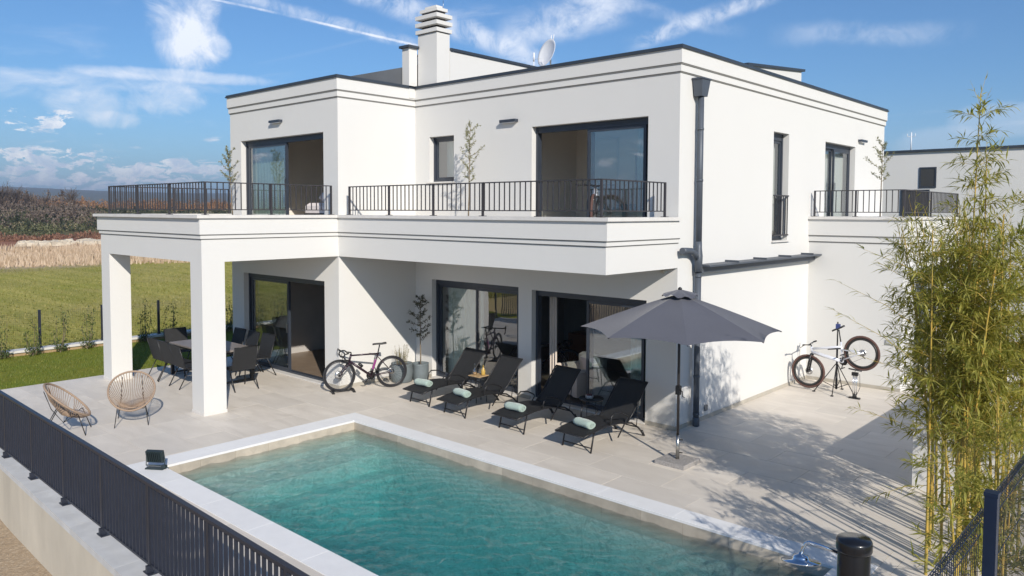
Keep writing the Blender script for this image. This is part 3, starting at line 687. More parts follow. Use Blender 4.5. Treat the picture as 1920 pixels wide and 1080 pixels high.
# ---- windows and sliding doors
def profile(mb, P, a0, a1, z0, z1, d0, d1, wf):
    "rectangular frame in the wall plane, four butt-jointed bars"
    for (a, b, c, d) in ((a0, a1, z1-wf, z1), (a0, a1, z0, z0+wf), (a0, a0+wf, z0+wf, z1-wf), (a1-wf, a1, z0+wf, z1-wf)):
        p, q_ = P(a, d0, c), P(b, d1, d)
        mb.box(min(p[0],q_[0]), max(p[0],q_[0]), min(p[1],q_[1]), max(p[1],q_[1]), c, d)
def window(name, axis, pos, inward, op, leaves, depth=.13, fw=.05, sw=.055, open_=None, track=True, shutter=.07, handle=True):
    P = (lambda a, d, z: (a, pos+inward*d, z)) if axis == 'y' else (lambda a, d, z: (pos+inward*d, a, z))
    a0, a1, z0, z1 = op; e = .002
    root = MB(); profile(root, P, a0+e, a1-e, z0+e, z1-e, depth, depth+.12, fw)
    if shutter:
        p, q_ = P(a0+fw, depth+.01, 0), P(a1-fw, depth+.11, 0)
        root.box(min(p[0],q_[0]), max(p[0],q_[0]), min(p[1],q_[1]), max(p[1],q_[1]), z1-fw-shutter, z1-fw-e)
    r = root.build(name, frame_m, house)
    zt = z1-fw-(shutter or 0)-e*2; zb = z0+fw+e
    for k, (s0, s1, dd) in enumerate(leaves):
        x0_, x1_ = a0+fw+e+(a1-a0-2*fw)*s0, a0+fw-e+(a1-a0-2*fw)*s1
        mb = MB(); profile(mb, P, x0_, x1_, zb, zt, depth+dd, depth+dd+.045, sw); sa = mb.build('sash', frame_m, r)
        p, q_ = P(x0_+sw, depth+dd+.018, 0), P(x1_-sw, depth+dd+.026, 0)
        MB().box(min(p[0],q_[0]), max(p[0],q_[0]), min(p[1],q_[1]), max(p[1],q_[1]), zb+sw, zt-sw).build('pane', glass_m, r)
        if handle and k == len(leaves)-1:
            aa = x0_+sw/2 if s0 > .3 else x1_-sw/2
            p = P(aa, depth+dd-.03, 0); MB().box(p[0]-.012, p[0]+.012, p[1]-.012, p[1]+.012, z0+.95, z0+1.15).build('handle', alu, r)
    return r
window('sliding_door', 'y', 0, 1, A_, [(0, .5, .065), (.48, .98, .008)])
window('sliding_door', 'y', 0, 1, B_, [(.49, 1, .065), (.47, .97, .008)], handle=False)
window('sliding_door', 'y', -W, 1, WL_, [(0, .5, .065), (.02, .52, .008)])
window('sliding_door', 'y', 0, 1, UB_, [(.49, 1, .065), (.47, .97, .008)], handle=False)
window('sliding_door', 'y', -W, 1, WU_, [(0, .5, .065), (.02, .52, .008)])
window('window', 'y', 0, 1, SW_, [(0, 1, .03)], shutter=0, handle=False)
window('window', 'x', 0, -1, SV_, [(0, 1, .03)], shutter=.10, handle=False)
window('balcony_door', 'x', 0, -1, SD_, [(0, .46, .06), (.46, 1, .008)])
window('entrance_door', 'x', BX, -1, RD_, [(0, .5, .03), (.5, 1, .03)], shutter=.12, handle=False)
for (a, b, c, d, z) in ((-6.50, -5.58, -.05, .10, 4.50), (3.80, 4.68, 0, 0, 3.24)):
    if c: MB().box(a, b, c, d, z-.03, z-.001).build('window_sill', stone_cap, house)
    else: MB().box(-.10, .05, a, b, z-.03, z-.001).build('window_sill', stone_cap, house)
# french-balcony bars on the narrow side window
gb = MB().box(.004, .03, 3.86, 4.62, 4.18, 4.21).box(.004, .03, 3.86, 4.62, 3.34, 3.37).build('window_guard', rail_m, house)
for i in range(7): MB().box(.008, .024, 3.90+i*.112, 3.914+i*.112, 3.37, 4.18).build('baluster', rail_m, gb)
# thresholds
for (a, b, y0) in ((A_[0], A_[1], 0), (B_[0], B_[1], 0), (WL_[0], WL_[1], -W)):
    MB().box(a+.002, b-.002, y0-.03, y0+.128, .004, .03).build('threshold', stone_cap, house)
# interiors
def room(x0, x1, y0, y1, z0, z1, wm_=white_in, fm=floor_in):
    e = .003
    MB().quads([(x0,y1,z0),(x1,y1,z0),(x1,y1,z1),(x0,y1,z1)], [(0,1,2,3)]).quads([(x0,y0,z0),(x0,y1,z0),(x0,y1,z1),(x0,y0,z1)], [(0,1,2,3)]).quads([(x1,y1,z0),(x1,y0,z0),(x1,y0,z1),(x1,y1,z1)], [(0,1,2,3)]).build('interior_wall', wm_, house)
    MB().box(x0-.05, x1+.05, y0+e, y1, z0-.05, z0).build('interior_floor', fm, house); MB().box(x0-.05, x1+.05, y0+e, y1, z1, z1+.05).build('interior_ceiling', ceil_in, house)
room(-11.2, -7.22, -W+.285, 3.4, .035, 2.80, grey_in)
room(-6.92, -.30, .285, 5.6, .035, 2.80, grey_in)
pale_floor = mat('pale interior floor', (.62, .56, .48), .4, noise=.1, nscale=2)
room(-11.2, -7.22, -W+.285, .75, ZF+.04, 6.2, white_in, pale_floor)
room(-6.92, -4.4, .285, 3.2, ZF+.04, 6.2, white_in)
room(-4.3, -.30, .285, 2.7, ZF+.04, 6.2, white_in, pale_floor)
room(-4.3, -.285, 4.0, 9.5, ZF+.04, 6.2, white_in)
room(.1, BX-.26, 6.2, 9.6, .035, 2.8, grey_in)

# ---- railings
bal_mesh = None
def railing(pts, posts, ztop, zbase, lname='railing', spacing=.118, mtl=rail_m, pw=.035, bw=.016):
    root = None
    for k in range(len(pts)-1):
        a, b = Vector(pts[k]), Vector(pts[k+1]); d = b-a; Ln = d.length; d.normalize(); yv = Vector((-d.y, d.x, 0)); zv = Vector((0,0,1))
        ends = pw/2
        mb = MB().obox((a+b)/2+zv*(ztop-.010), d, yv, zv, Ln/2, .019, .010)
        if root is None: root = mb.build(lname, mtl, house)
        else: mb.build('top_rail', mtl, root)
        MB().obox((a+b)/2+zv*(zbase+.10), d, yv, zv, Ln/2, .012, .009).build('bottom_rail', mtl, root)
        n = int(Ln/spacing); 
        mesh = MB().box(-bw/2, bw/2, -bw/2, bw/2, zbase+.109, ztop-.020).mesh('baluster', mtl)
        for i in range(1, n):
            o = bpy.data.objects.new('baluster', mesh); COL.objects.link(o); o.parent = root; p = a+d*(Ln*i/n); o.location = (p.x, p.y, 0); o.rotation_euler[2] = math.atan2(d.y, d.x)
    pm = MB().box(-pw/2, pw/2, -pw/2, pw/2, zbase, ztop-.001).box(-.05, .05, -.05, .05, zbase, zbase+.010).mesh('post', mtl)
    for (x, y_) in posts:
        o = bpy.data.objects.new('post', pm); COL.objects.link(o); o.parent = root; o.location = (x, y_, 0)
    return root
RT = 4.37
railing([(-11.48, -2.2, 0), (-11.48, -5.06, 0), (-6.97, -5.06, 0), (-6.97, -2.30, 0)], [(-11.48, -2.22), (-11.48, -3.6), (-11.48, -5.06), (-9.96, -5.06), (-8.46, -5.06), (-6.97, -5.06), (-6.97, -3.70), (-6.97, -2.30)], RT, ZT+.001)
railing([(-6.62, -2.08, 0), (-.14, -2.08, 0), (-.14, -.22, 0)], [(-6.62, -2.08), (-5.31, -2.08), (-4.0, -2.08), (-2.70, -2.08), (-1.42, -2.08), (-.14, -2.08), (-.14, -.22)], RT-.02, ZT+.002)
railing([(.10, BY+.03, 0), (BX-.03, BY+.03, 0), (BX-.03, 10.5, 0)], [(.10, BY+.03), (1.0, BY+.03), (BX-.03, BY+.03), (BX-.03, 8), (BX-.03, 10.5)], 4.34, 3.751)

# ---- downpipe, gutter ledge, lamps, sockets, camera
dp = MB().tube([(.11, .53, 5.88), (.11, .53, 3.30)], .054, 16).tube([(.11, .53, 2.80), (.11, .53, .05)], .053, 16).build('downpipe', pipe_m, house)
MB().add([(.02,.38,6.16),(.21,.38,6.16),(.21,.68,6.16),(.02,.68,6.16),(.03,.43,5.87),(.18,.43,5.87),(.18,.63,5.87),(.03,.63,5.87)], [(0,1,2,3),(7,6,5,4),(0,4,5,1),(1,5,6,2),(2,6,7,3),(3,7,4,0)]).build('hopper', pipe_m, dp)
MB().box(.012, .225, .365, .695, 6.16, 6.185).build('hopper_rim', pipe_m, dp)
MB().tube([(.11, .53, 3.32), (.11, .53, 3.20), (.125, .50, 3.06), (.13, .5, 2.78)], [.056, .058, .074, .062], 16).build('junction', pipe_m, dp)
MB().tube([(.11, .46, 3.02), (.115, .38, 3.11), (.12, .25, 3.16), (.12, .08, 3.17), (.12, -.06, 3.17)], [.052, .054, .054, .054, .058], 16).build('side_inlet', pipe_m, dp)
for z in (.22, .9, 2.7, 4.4, 5.3): MB().lathe([(.055, z-.02), (.060, z-.02), (.060, z+.02), (.055, z+.02)], (.11, .53, 0), 16).build('pipe_clip', pipe_m, dp)
MB().lathe([(.058, 0.0), (.062, .01), (.062, .15), (.054, .16)], (.11, .53, 0), 16).build('pipe_shoe', pipe_m, dp)
gt = MB().box(.002, .145, .60, 6.02, 2.755, 2.865).box(.002, .30, .60, 6.02, 2.868, 2.90).build('side_gutter', pipe_m, house)
for i in range(4): MB().box(.002, .28, 1.75+i*1.22, 1.78+i*1.22, 2.902, 2.935).build('bracket', pipe_m, gt)
def lamp(loc, axis):
    if axis == 'y': b = MB().box(loc[0]-.22, loc[0]+.22, loc[1]-.10, loc[1]-.001, loc[2]-.02, loc[2]+.035); g = MB().box(loc[0]-.19, loc[0]+.19, loc[1]-.085, loc[1]-.01, loc[2]-.032, loc[2]-.021)
    else: b = MB().box(loc[0]+.001, loc[0]+.10, loc[1]-.22, loc[1]+.22, loc[2]-.02, loc[2]+.035); g = MB().box(loc[0]+.01, loc[0]+.085, loc[1]-.19, loc[1]+.19, loc[2]-.032, loc[2]-.021)
    o = b.build('wall_lamp', frame_m, house); g.build('diffuser', white_plastic, o)
lamp((-3.95, 0, 5.69), 'y'); lamp((-9.30, -W, 5.89), 'y'); lamp((0, 9.2, 5.69), 'x')
so_ = MB().box(.001, .03, 1.02, 1.12, .16, .27).build('outdoor_socket', mat('grey socket plastic', (.16, .165, .17), .5), house)
so2 = MB().box(1.73, 1.90, BY-.03, BY-.001, 1.01, 1.11).build('outdoor_socket', mat('pale grey plastic', (.42, .43, .44), .5), house)
sc_ = MB().lathe([(.0, -.10), (.03, -.095), (.035, .05), (.028, .07)], (-.22, -.10, 2.80), 12, ax=(Vector((0,0,1)), Vector((.6,.8,0)), Vector((.8,-.6,0)))).build('security_camera', mat('cream plastic', (.6, .55, .45), .5), house)
MB().tube([(-.25, -.02, 2.86), (-.24, -.08, 2.82)], .02, 8).build('bracket', sc_.data.materials[0], sc_)

# satellite dish and rods on the roof
dish = empty('satellite_dish', 'white satellite dish with two prongs standing on the flat roof', 'satellite dish', (-6.04, 3.74, 6.42))
ax_f = Vector((.55, -.80, .25)).normalized(); ax_u = Vector((0,0,1)); ax_x = ax_u.cross(ax_f).normalized(); ax_y = ax_f.cross(ax_x)
# face turned well away from the viewer so that it reads as a narrow oval
ax_f = Vector((-.20, -.95, .30)).normalized(); ax_x = Vector((0,0,1)).cross(ax_f).normalized(); ax_y = ax_f.cross(ax_x)
prof = [(.0, .0), (.10, .005), (.2, .022), (.28, .045), (.33, .065), (.335, .06), (.28, .034), (.1, -.01), (.0, -.014)]
MB().lathe(prof, (0, 0, 1.50), 32, ax=(ax_x, ax_y*1.12, ax_f)).build('reflector', white_plastic, dish)
MB().tube([(0, .1, 0), (0, .1, 1.35), tuple(Vector((0,0,1.5))-ax_f*.02)], .022, 8).build('mast', alu, dish)
for sx_ in (-.05, .05): MB().tube([tuple(Vector((0,0,1.5))+ax_y*.36+ax_x*sx_-ax_f*.02), tuple(Vector((0,0,1.52))+ax_y*.50+ax_x*sx_)], .011, 6).build('prong', white_plastic, dish)
an = empty('roof_antenna', 'short white antenna rod left of the satellite dish', 'antenna', (-6.32, 3.5, 6.42))
MB().tube([(0,0,0),(0,0,1.30)], .012, 6).build('mast', white_plastic, an); MB().tube([(0,0,1.30),(0,0,1.52)], .022, 8).build('tip', white_plastic, an); MB().tube([(0,0,1.36),(.22,.1,1.36),(.22,.1,1.1)], .007, 5).build('arm', white_plastic, an)
vp = empty('roof_vent', 'small white vent cap right of the satellite dish', 'vent', (-4.86, 3.9, 6.42))
MB().tube([(0,0,0),(0,0,1.02)], .03, 8).build('pipe', white_plastic, vp); MB().lathe([(.06, 1.02), (.065, 1.05), (.02, 1.09)], (0,0,0), 12).build('cap', white_plastic, vp)

# neighbour's house
nb = empty('neighbour_house', 'white flat roofed neighbour house behind the bamboo', 'house', (6, 18, 0))
nb0 = MB().box(-10, 14, 0, 9, -.4, 5.98).build('wall', white, nb)
MB().box(-10.08, 14.08, -.08, 9.08, 5.98, 6.06).build('roof_flashing', flash_m, nb)
for (a, b, c, d) in ((-6.86, -6.32, 4.72, 5.44), (-7.45, -6.52, 3.60, 4.66), (1.2, 2.4, 3.4, 5.2), (-2.5, -1.2, .2, 2.3)):
    f_ = MB(); P = lambda a_, d_, z_: (a_, -.03+d_, z_)
    profile(f_, P, a, b, c, d, 0, .028, .05); fo = f_.build('window', frame_m, nb); MB().box(a+.05, b-.05, -.012, -.004, c+.05, d-.05).build('pane', mat('dark window glass', (.05, .05, .05), .05, spec=1.0), fo)
na = empty('roof_antenna', 'thin white antenna mast on the neighbour house roof', 'antenna', (-1.27, 18.4, 6.06))
MB().tube([(0,0,0),(0,0,.66)], .018, 6).build('mast', white_plastic, na)
for k in (-1, 1): MB().tube([(0,0,.5),(k*.13,0,.52),(k*.13,0,.62)], .010, 5).build('arm', white_plastic, na)

# ------------------------------------------------------------------ low garden wall on the right, garden wall on the left
lw = MB().box(3.88, 4.13, -.23, 5.0, -.1, .93).box(4.131, 6.4, -.23, .02, -.1, .93).build('low_wall', white)
tag(lw, 'low white rendered wall standing on the terrace behind the bamboo', 'wall')
MB().box(3.868, 4.142, -.242, 5.01, .93, .965).box(4.143, 6.4, -.242, .03, .93, .965).build('wall_cap', white, lw)
gw_m = mat('sandy concrete wall face', (.44, .31, .17), .9, noise=.3, nscale=2, bump=.4)
gw = MB().box(-16.80, -16.52, -12, 12, -.4, .035).build('garden_wall', gw_m); tag(gw, 'low sandy garden wall with white cap beyond the lawn', 'wall')
for i in range(12): MB().bbox(-16.84, -16.48, -12+i*2+.003, -10+i*2-.003, .035, .095, .006).build('cap_stone', stone_cap, gw)
lf = empty('mesh_fence', 'dark post and wire mesh fence on the garden wall beside the field', 'fence', (-16.68, -5, .095))
fp = MB().box(-.03, .03, -.03, .03, 0, 1.02).box(-.05, .05, -.05, .05, 0, .008).mesh('post', fence_m)
wire = MB()
for z in [.06+.052*i for i in range(18)]: wire.tube([(0, .03, z), (0, 1.57, z)], .0016, 3, caps=False)
for i in range(31): wire.tube([(0, .03+.05*i, .05), (0, .03+.05*i, .98)], .0013, 3, caps=False)
wme = wire.mesh('wire_panel', fence_m)
for i in range(-3, 9):
    o = bpy.data.objects.new('post', fp); COL.objects.link(o); o.parent = lf; o.location = (0, i*1.6, 0)
    o = bpy.data.objects.new('wire_panel', wme); COL.objects.link(o); o.parent = lf; o.location = (0, i*1.6, 0)

# ------------------------------------------------------------------ near retaining wall with railing
rw_m = mat('cream concrete wall', (.66, .60, .49), .9, noise=.25, nscale=1.2, bump=.35, bscale=30, stretch=(1, 1, .35))
rw = MB().add([(-12.5,-8.265,-1.3),(6,-9.005,-1.3),(6,-8.1,-1.3),(-12.5,-8.1,-1.3),(-12.5,-8.265,-.075),(6,-9.005,-.075),(6,-8.1,-.075),(-12.5,-8.1,-.075)], [(4,5,6,7),(0,1,5,4),(1,2,6,5),(3,0,4,7)]).build('retaining_wall', rw_m)
tag(rw, 'cream retaining wall with grey stone cap below the dark railing', 'wall')
cap_m = mat('grey stone wall cap', (.62, .62, .61), .75, noise=.2, nscale=4, rand=.04, bump=.3)
def fy(x): return -8.36 - .0236*(x+6.87)
for i in range(12):
    a, b = -12.5+i*1.54, -12.5+(i+1)*1.54
    oy = lambda x: -8.50-.040*(x+6.51)
    MB().add([(a+.002,oy(a)-.03,-.075),(b-.002,oy(b)-.03,-.075),(b-.002,-8.28,-.075),(a+.002,-8.28,-.075),(a+.002,oy(a)-.03,.004),(b-.002,oy(b)-.03,.004),(b-.002,-8.28,.004),(a+.002,-8.28,.004)],
             [(0,3,2,1),(4,5,6,7),(0,1,5,4),(1,2,6,5),(2,3,7,6),(3,0,4,7)]).build('cap_stone', cap_m, rw)
nf = empty('steel_railing', 'dark steel railing of close upright bars in front of the pool', 'railing', (0, fy(0), 0), math.atan(-.0236))
x0, x1, zt_ = -12.2, 4.6, .985
MB().box(x0, x1, -.026, .026, zt_-.035, zt_).build('top_rail', fence_m, nf); MB().box(x0, x1, -.02, .02, .085, .110).build('bottom_rail', fence_m, nf)
bme = MB().box(-.008, .008, -.0165, .0165, .11, zt_-.035).mesh('upright', fence_m); n = int((x1-x0)/.098)
for i in range(1, n):
    o = bpy.data.objects.new('upright', bme); COL.objects.link(o); o.parent = nf; o.location = (x0+(x1-x0)*i/n, 0, 0)
pme = MB().box(-.022, .022, -.024, .024, .008, zt_-.036).box(-.075, .075, -.055, .045, 0.005, .017).box(-.02, .02, -.05, -.024, .017, .09).mesh('post', fence_m)
for i in range(-4, 5):
    o = bpy.data.objects.new('post', pme); COL.objects.link(o); o.parent = nf; o.location = (-6.87+1.385*i if i < 6 else 0, 0, 0)
for i in range(5, 9):
    o = bpy.data.objects.new('post', pme); COL.objects.link(o); o.parent = nf; o.location = (-6.87+1.385*i, 0, 0)

# mesh fence at the right edge
FX = 5.92
rfz = empty('wire_mesh_fence', 'dark blue wire mesh fence with square post in front of the bamboo', 'fence', (FX, -6.4, 0))
blue_m = mat('dark blue coated steel', (.012, .024, .055), .4, .2, noise=.2, nscale=8)
pm_ = MB().box(-.035, .035, -.035, .035, -.5, 2.10).box(-.039, .039, -.039, .039, 2.10, 2.125)
po = pm_.build('post', blue_m, rfz)
for k in (-2, 2): inst(po, rfz, (0, k*2.5/2, 0))
wp = MB()
for i in range(50): wp.tube([(-.045, .05+.048*i, .05), (-.045, .05+.048*i, 2.02)], .0019, 4, caps=False)
for z in (.2, .45, 1.0, 1.55): wp.tube([(-.045, .03, z), (-.045, 2.46, z)], .003, 4, caps=False).tube([(-.045, .03, z+.05), (-.10, .03, z+.025)], .002, 3, caps=False)
for i in range(50):
    y_ = .05+.048*i; wp.tube([(-.045, y_, 1.86), (-.095, y_, 1.905), (-.045, y_, 1.95)], .0024, 4, caps=False)
for (xx, z) in ((-.045, 1.86), (-.097, 1.905), (-.045, 1.95), (-.045, 2.02)): wp.tube([(xx, .03, z), (xx, 2.46, z)], .003, 4, caps=False)
wo = wp.build('wire_panel', blue_m, rfz); inst(wo, rfz, (0, -2.5, 0))

# ------------------------------------------------------------------ plants
def rnd_dir(rg, zb=0.0):
    a = rg.random()*2*pi; z = rg.uniform(-1, 1)+zb; r = math.sqrt(max(0, 1-min(1, z*z))); return Vector((cos(a)*r, sin(a)*r, z)).normalized()
def small_tree(name, label, cat, loc, h, clear, spread, nleaf, lm, seed, lean=(0, 0), leaf=(.05, .014), group=None, twigs=14, trunk_r=.016, drop=0.0):
    rg = random.Random(seed); root = empty(name, label, cat, loc, 0, group)
    tr = MB(); pts = []; nseg = 7
    for i in range(nseg+1):
        t = i/nseg; pts.append(Vector((lean[0]*t+rg.uniform(-.012, .012), lean[1]*t+rg.uniform(-.012, .012), h*t*.96)))
    tr.tube(pts, [trunk_r*(1-.75*i/nseg) for i in range(nseg+1)], 7)
    lv = MB(); per = nleaf//twigs
    for k in range(twigs):
        t = clear+(1-clear)*(k+.5)/twigs; p = pts[min(nseg-1, int(t*nseg))].lerp(pts[min(nseg, int(t*nseg)+1)], t*nseg-int(t*nseg))
        f = 1-abs(2*((t-clear)/(1-clear))-.75)*.55
        a = k*2.4+rg.random(); ln = spread*f*rg.uniform(.55, 1.1); d = Vector((cos(a), sin(a), rg.uniform(.25, .9)-drop)).normalized()
        q1 = p+d*ln*.5+Vector((0,0,.02)); q2 = p+d*ln+Vector((rg.uniform(-.05, .05), rg.uniform(-.05, .05), .08-drop*.3))
        tr.tube([p, q1, q2], [.006, .004, .002], 4, caps=False)
        for i in range(per):
            s = rg.random()**.7; b = (p.lerp(q1, s*2) if s < .5 else q1.lerp(q2, s*2-1)) + rnd_dir(rg)*spread*.10*rg.random()
            lv.leaf(b, (d*.6+rnd_dir(rg, .2)).normalized(), rnd_dir(rg), leaf[0]*rg.uniform(.7, 1.3), leaf[1]*rg.uniform(.8, 1.3))
    tr.build('trunk', bark_m, root); lv.build('foliage', lm, root, kind='stuff'); return root
def pot(name, label, loc, r, h, flare=1.0, m_=pot_m):
    root = empty(name, label, 'plant pot', loc)
    MB().lathe([(r*.88, 0), (r*.97, .02), (r*flare, h*.55), (r, h-.03), (r*1.02, h), (r*.93, h), (r*.90, h-.06)], (0,0,0), 28).build('planter', m_, root)
    MB().lathe([(.0, h-.045), (r*.5, h-.04), (r*.905, h-.055)], (0,0,0), 20).build('soil', soil_m, root); return root
pot('plant_pot', 'blue grey cylindrical pot holding the olive tree by the glass door', (-6.42, -.30, 0), .19, .38)
small_tree('olive_tree', 'slender olive tree in the pot left of the ground floor glass door', 'tree', (-6.42, -.30, .33), 1.62, .36, .38, 760, olive_dark, 11, leaf=(.058, .019), twigs=22, drop=.15)
pot('plant_pot', 'blue grey pot behind the rear wheel of the road bicycle', (-6.57, -.72, 0), .24, .42, 1.05)
sh = empty('potted_shrub', 'upright yellow green shrub in the pot behind the road bicycle', 'plant', (-6.57, -.72, .37))
rg = random.Random(5); st = MB(); lv = MB()
for k in range(34):
    a = rg.random()*6.28; r = .13*rg.random(); b = Vector((cos(a)*r, sin(a)*r, 0)); e = b+Vector((cos(a)*.06, sin(a)*.06, .22+.26*rg.random()))
    st.tube([b, e], .003, 4, caps=False)
    for i in range(20): lv.leaf(b.lerp(e, .15+.85*rg.random()), rnd_dir(rg, .9), rnd_dir(rg), .035, .007)
st.build('stems', bark_m, sh, kind='stuff'); lv.build('foliage', rosemary_leaf, sh, kind='stuff')
small_tree('olive_tree', 'thin olive tree on the left roof terrace beside the sliding door', 'tree', (-10.55, -2.62, ZF+.3), 1.62, .46, .32, 560, olive_leaf, 21, lean=(-.16, 0), leaf=(.052, .020), twigs=18)
small_tree('olive_tree', 'thin olive tree behind the balcony railing right of the small square window', 'tree', (-4.62, -.55, ZF+.2), 2.08, .40, .38, 760, olive_leaf, 33, lean=(.05, 0), leaf=(.048, .016), twigs=18)
small_tree('olive_tree', 'thin olive tree on the right roof terrace beside the balcony door', 'tree', (1.22, 6.9, ZF+.35), 1.72, .46, .40, 520, olive_leaf, 41, leaf=(.055, .018), twigs=13)
for (x, y_, z) in ((-10.55, -2.62, ZF+.01), (-4.62, -.55, ZF+.01)): pass
pot('plant_pot', 'small grey pot under the left roof terrace olive tree', (-10.55, -2.62, ZF+.012), .14, .32)
pot('plant_pot', 'small grey pot under the balcony olive tree', (-4.62, -.55, ZF+.012), .14, .26)
# young laurels along the garden wall
for i, (y_, hh) in enumerate(((-6.95, 1.0), (-6.0, 1.12), (-5.30, 1.0), (-4.62, 1.25), (-3.95, 1.12), (-3.1, .9), (-2.35, 1.2), (-1.65, 1.05), (-.75, 1.1), (.2, 1.1), (1.1, 1.0))):
    rg = random.Random(60+i); d = ['low bushy', 'tall double stemmed', 'spindly', 'tall leaning', 'round topped']
    root = empty('laurel_shrub', '%s young laurel shrub from the left along the sandy garden wall' % ('first', 'second', 'third', 'fourth', 'fifth', 'sixth', 'seventh', 'eighth', 'ninth', 'tenth', 'eleventh')[i], 'shrub', (-16.28+rg.uniform(-.05, .05), y_, -.05), 0, 'young laurels planted along the garden wall')
    st = MB(); lv = MB()
    for k in range(5):
        a = rg.random()*6.28; top = Vector((cos(a)*.16, sin(a)*.16, hh*rg.uniform(.45, 1.0) if k else hh)); mid = top*.5+Vector((cos(a)*.06, sin(a)*.06, 0))
        if k == 0: top = Vector((rg.uniform(-.06, .06), rg.uniform(-.08, .08), hh))
        st.tube([(0,0,0), mid, top], [.008, .006, .003], 5, caps=False)
        for j in range(46 if k == 0 else 30):
            t = .08+.92*rg.random(); b = (Vector((0,0,0)).lerp(mid, t*2) if t < .5 else mid.lerp(top, t*2-1)) + rnd_dir(rg)*.07
            lv.leaf(b, rnd_dir(rg, .4), rnd_dir(rg, 1), .085, .030)
        for j in range(16):
            b = Vector((rg.uniform(-.17, .17), rg.uniform(-.17, .17), rg.uniform(.05, .30))); lv.leaf(b, rnd_dir(rg, .3), rnd_dir(rg, 1), .085, .032)
    st.build('stems', bark_m, root); lv.build('foliage', laurel_leaf, root, kind='stuff')
lsh = empty('lavender_bush', 'small dry lavender bush at the far left terrace corner', 'plant', (-12.33, -7.35, -.05)); lv = MB(); rg = random.Random(8)
for j in range(260):
    d = rnd_dir(rg, .9); lv.leaf(Vector((rg.uniform(-.12, .12), rg.uniform(-.12, .12), 0))+d*.05, d, rnd_dir(rg), .22*rg.uniform(.6, 1), .008)
lv.build('foliage', leaf_mat('lavender stalks', (.10, .09, .06), (.26, .22, .18), .2), lsh, kind='stuff')

# bamboo: clumps of separate stems with arching leafy branches
def bamboo(label, stems, seed, dens=1.0):
    rg = random.Random(seed); cx = sum(s[0] for s in stems)/len(stems); cy = sum(s[1] for s in stems)/len(stems)
    root = empty('bamboo_clump', label, 'bamboo', (cx, cy, 0)); lv = MB(); bb = MB()
    for (x, y_, h, lx, ly) in stems:
        base = Vector((x-cx, y_-cy, -.05)); top = base+Vector((lx, ly, h)); n = max(6, int(h/.26)); pts = []; rs = []
        for i in range(n+1):
            t = i/n; p = base.lerp(top, t)+Vector((lx, ly, 0))*(t*t-t)*.9
            r = .016*(1-.8*t)+.0015
            if i: pts.append(p-Vector((0,0,.018))); rs.append(r)
            pts.append(p); rs.append(r*1.28); pts.append(p+Vector((0,0,.018))); rs.append(r)
        MB().tube(pts, rs, 7, caps=False).build('stem', bamboo_stem, root)
        for i in range(2, n):
            t = i/n; p = base.lerp(top, t)+Vector((lx, ly, 0))*(t*t-t)*.9
            low = .36
            prob = 0.13 if t < low else (1.0 if t < .85 else .8)
            for k in range(7 if t > low else 2):
                if rg.random() > prob*dens: continue
                a = rg.random()*6.28; ln = rg.uniform(.22, .62)*(1.05-.45*t) ; rise = rg.uniform(.25, 1.0)
                d = Vector((cos(a), sin(a), rise)).normalized(); q1 = p+d*ln*.55; q2 = p+d*ln+Vector((cos(a)*.06, sin(a)*.06, -.05*ln/.4))
                bb.tube([p, q1, q2], [.003, .0022, .001], 3, caps=False)
                for j in range(int(19*ln/.4)+4):
                    s = .25+.75*rg.random(); b = (p.lerp(q1, s*2) if s < .5 else q1.lerp(q2, s*2-1))
                    dd = (d*.7+rnd_dir(rg, -.35)*.75).normalized(); lv.leaf(b, dd, Vector((rg.uniform(-.4, .4), rg.uniform(-.4, .4), 1)), rg.uniform(.08, .19), rg.uniform(.012, .024))
        if True:  # feathery top
            for k in range(5):
                a = rg.random()*6.28; b0 = top-Vector((0,0,.1*k)); d = Vector((cos(a)*.4, sin(a)*.4, 1)).normalized(); bb.tube([b0, b0+d*.3], [.002, .001], 3, caps=False)
                for j in range(4): lv.leaf(b0+d*.3*rg.random(), (d+rnd_dir(rg)*.8).normalized(), rnd_dir(rg), .09, .012)
    bb.build('branches', bamboo_stem, root, kind='stuff'); lv.build('foliage', bamboo_leaf, root, kind='stuff'); return root, lv, bb
rg = random.Random(99)
def cl_stems(x0, x1, y0, y1, n, h0, h1, lean=.25):
    return [(rg.uniform(x0, x1), rg.uniform(y0, y1), rg.uniform(h0, h1), rg.uniform(-lean, lean*.6), rg.uniform(-lean, lean)) for _ in range(n)]
bamboo('leafy yellow stemmed bamboo clump nearest the pool shower', [(4.74, -2.95, 3.7, -.04, .02), (4.80, -2.60, 3.5, -.12, .1), (4.98, -2.75, 3.7, .14, 0), (5.1, -3.0, 3.8, .22, .1), (4.95, -2.5, 3.6, .2, -.1)]+cl_stems(4.85, 5.4, -3.0, -2.3, 5, 3.2, 3.9), 1, .8)
bamboo('tallest bamboo clump with a feathery tip rising above the neighbour roof', [(4.85, -2.0, 5.2, .05, .05), (5.0, -1.9, 4.5, -.05, .1)]+cl_stems(4.55, 5.5, -2.2, -1.3, 10, 3.1, 4.2), 2, .8)
bamboo('dense bamboo clump farthest from the pool, in front of the low wall', cl_stems(4.5, 5.8, -1.2, -.4, 9, 3.0, 3.9)+[(4.32, -1.1, 3.7, -.45, .1), (4.45, -.8, 3.5, -.5, -.1), (4.3, -.7, 3.8, -.3, .1), (4.4, -1.4, 3.6, -.42, 0), (4.5, -1.7, 3.9, -.30, 0)], 3, .62)
bamboo('low bamboo clump behind the wire fence at the right picture edge', cl_stems(5.25, 5.75, -5.0, -3.9, 9, 1.5, 2.4, .12), 4, .55)
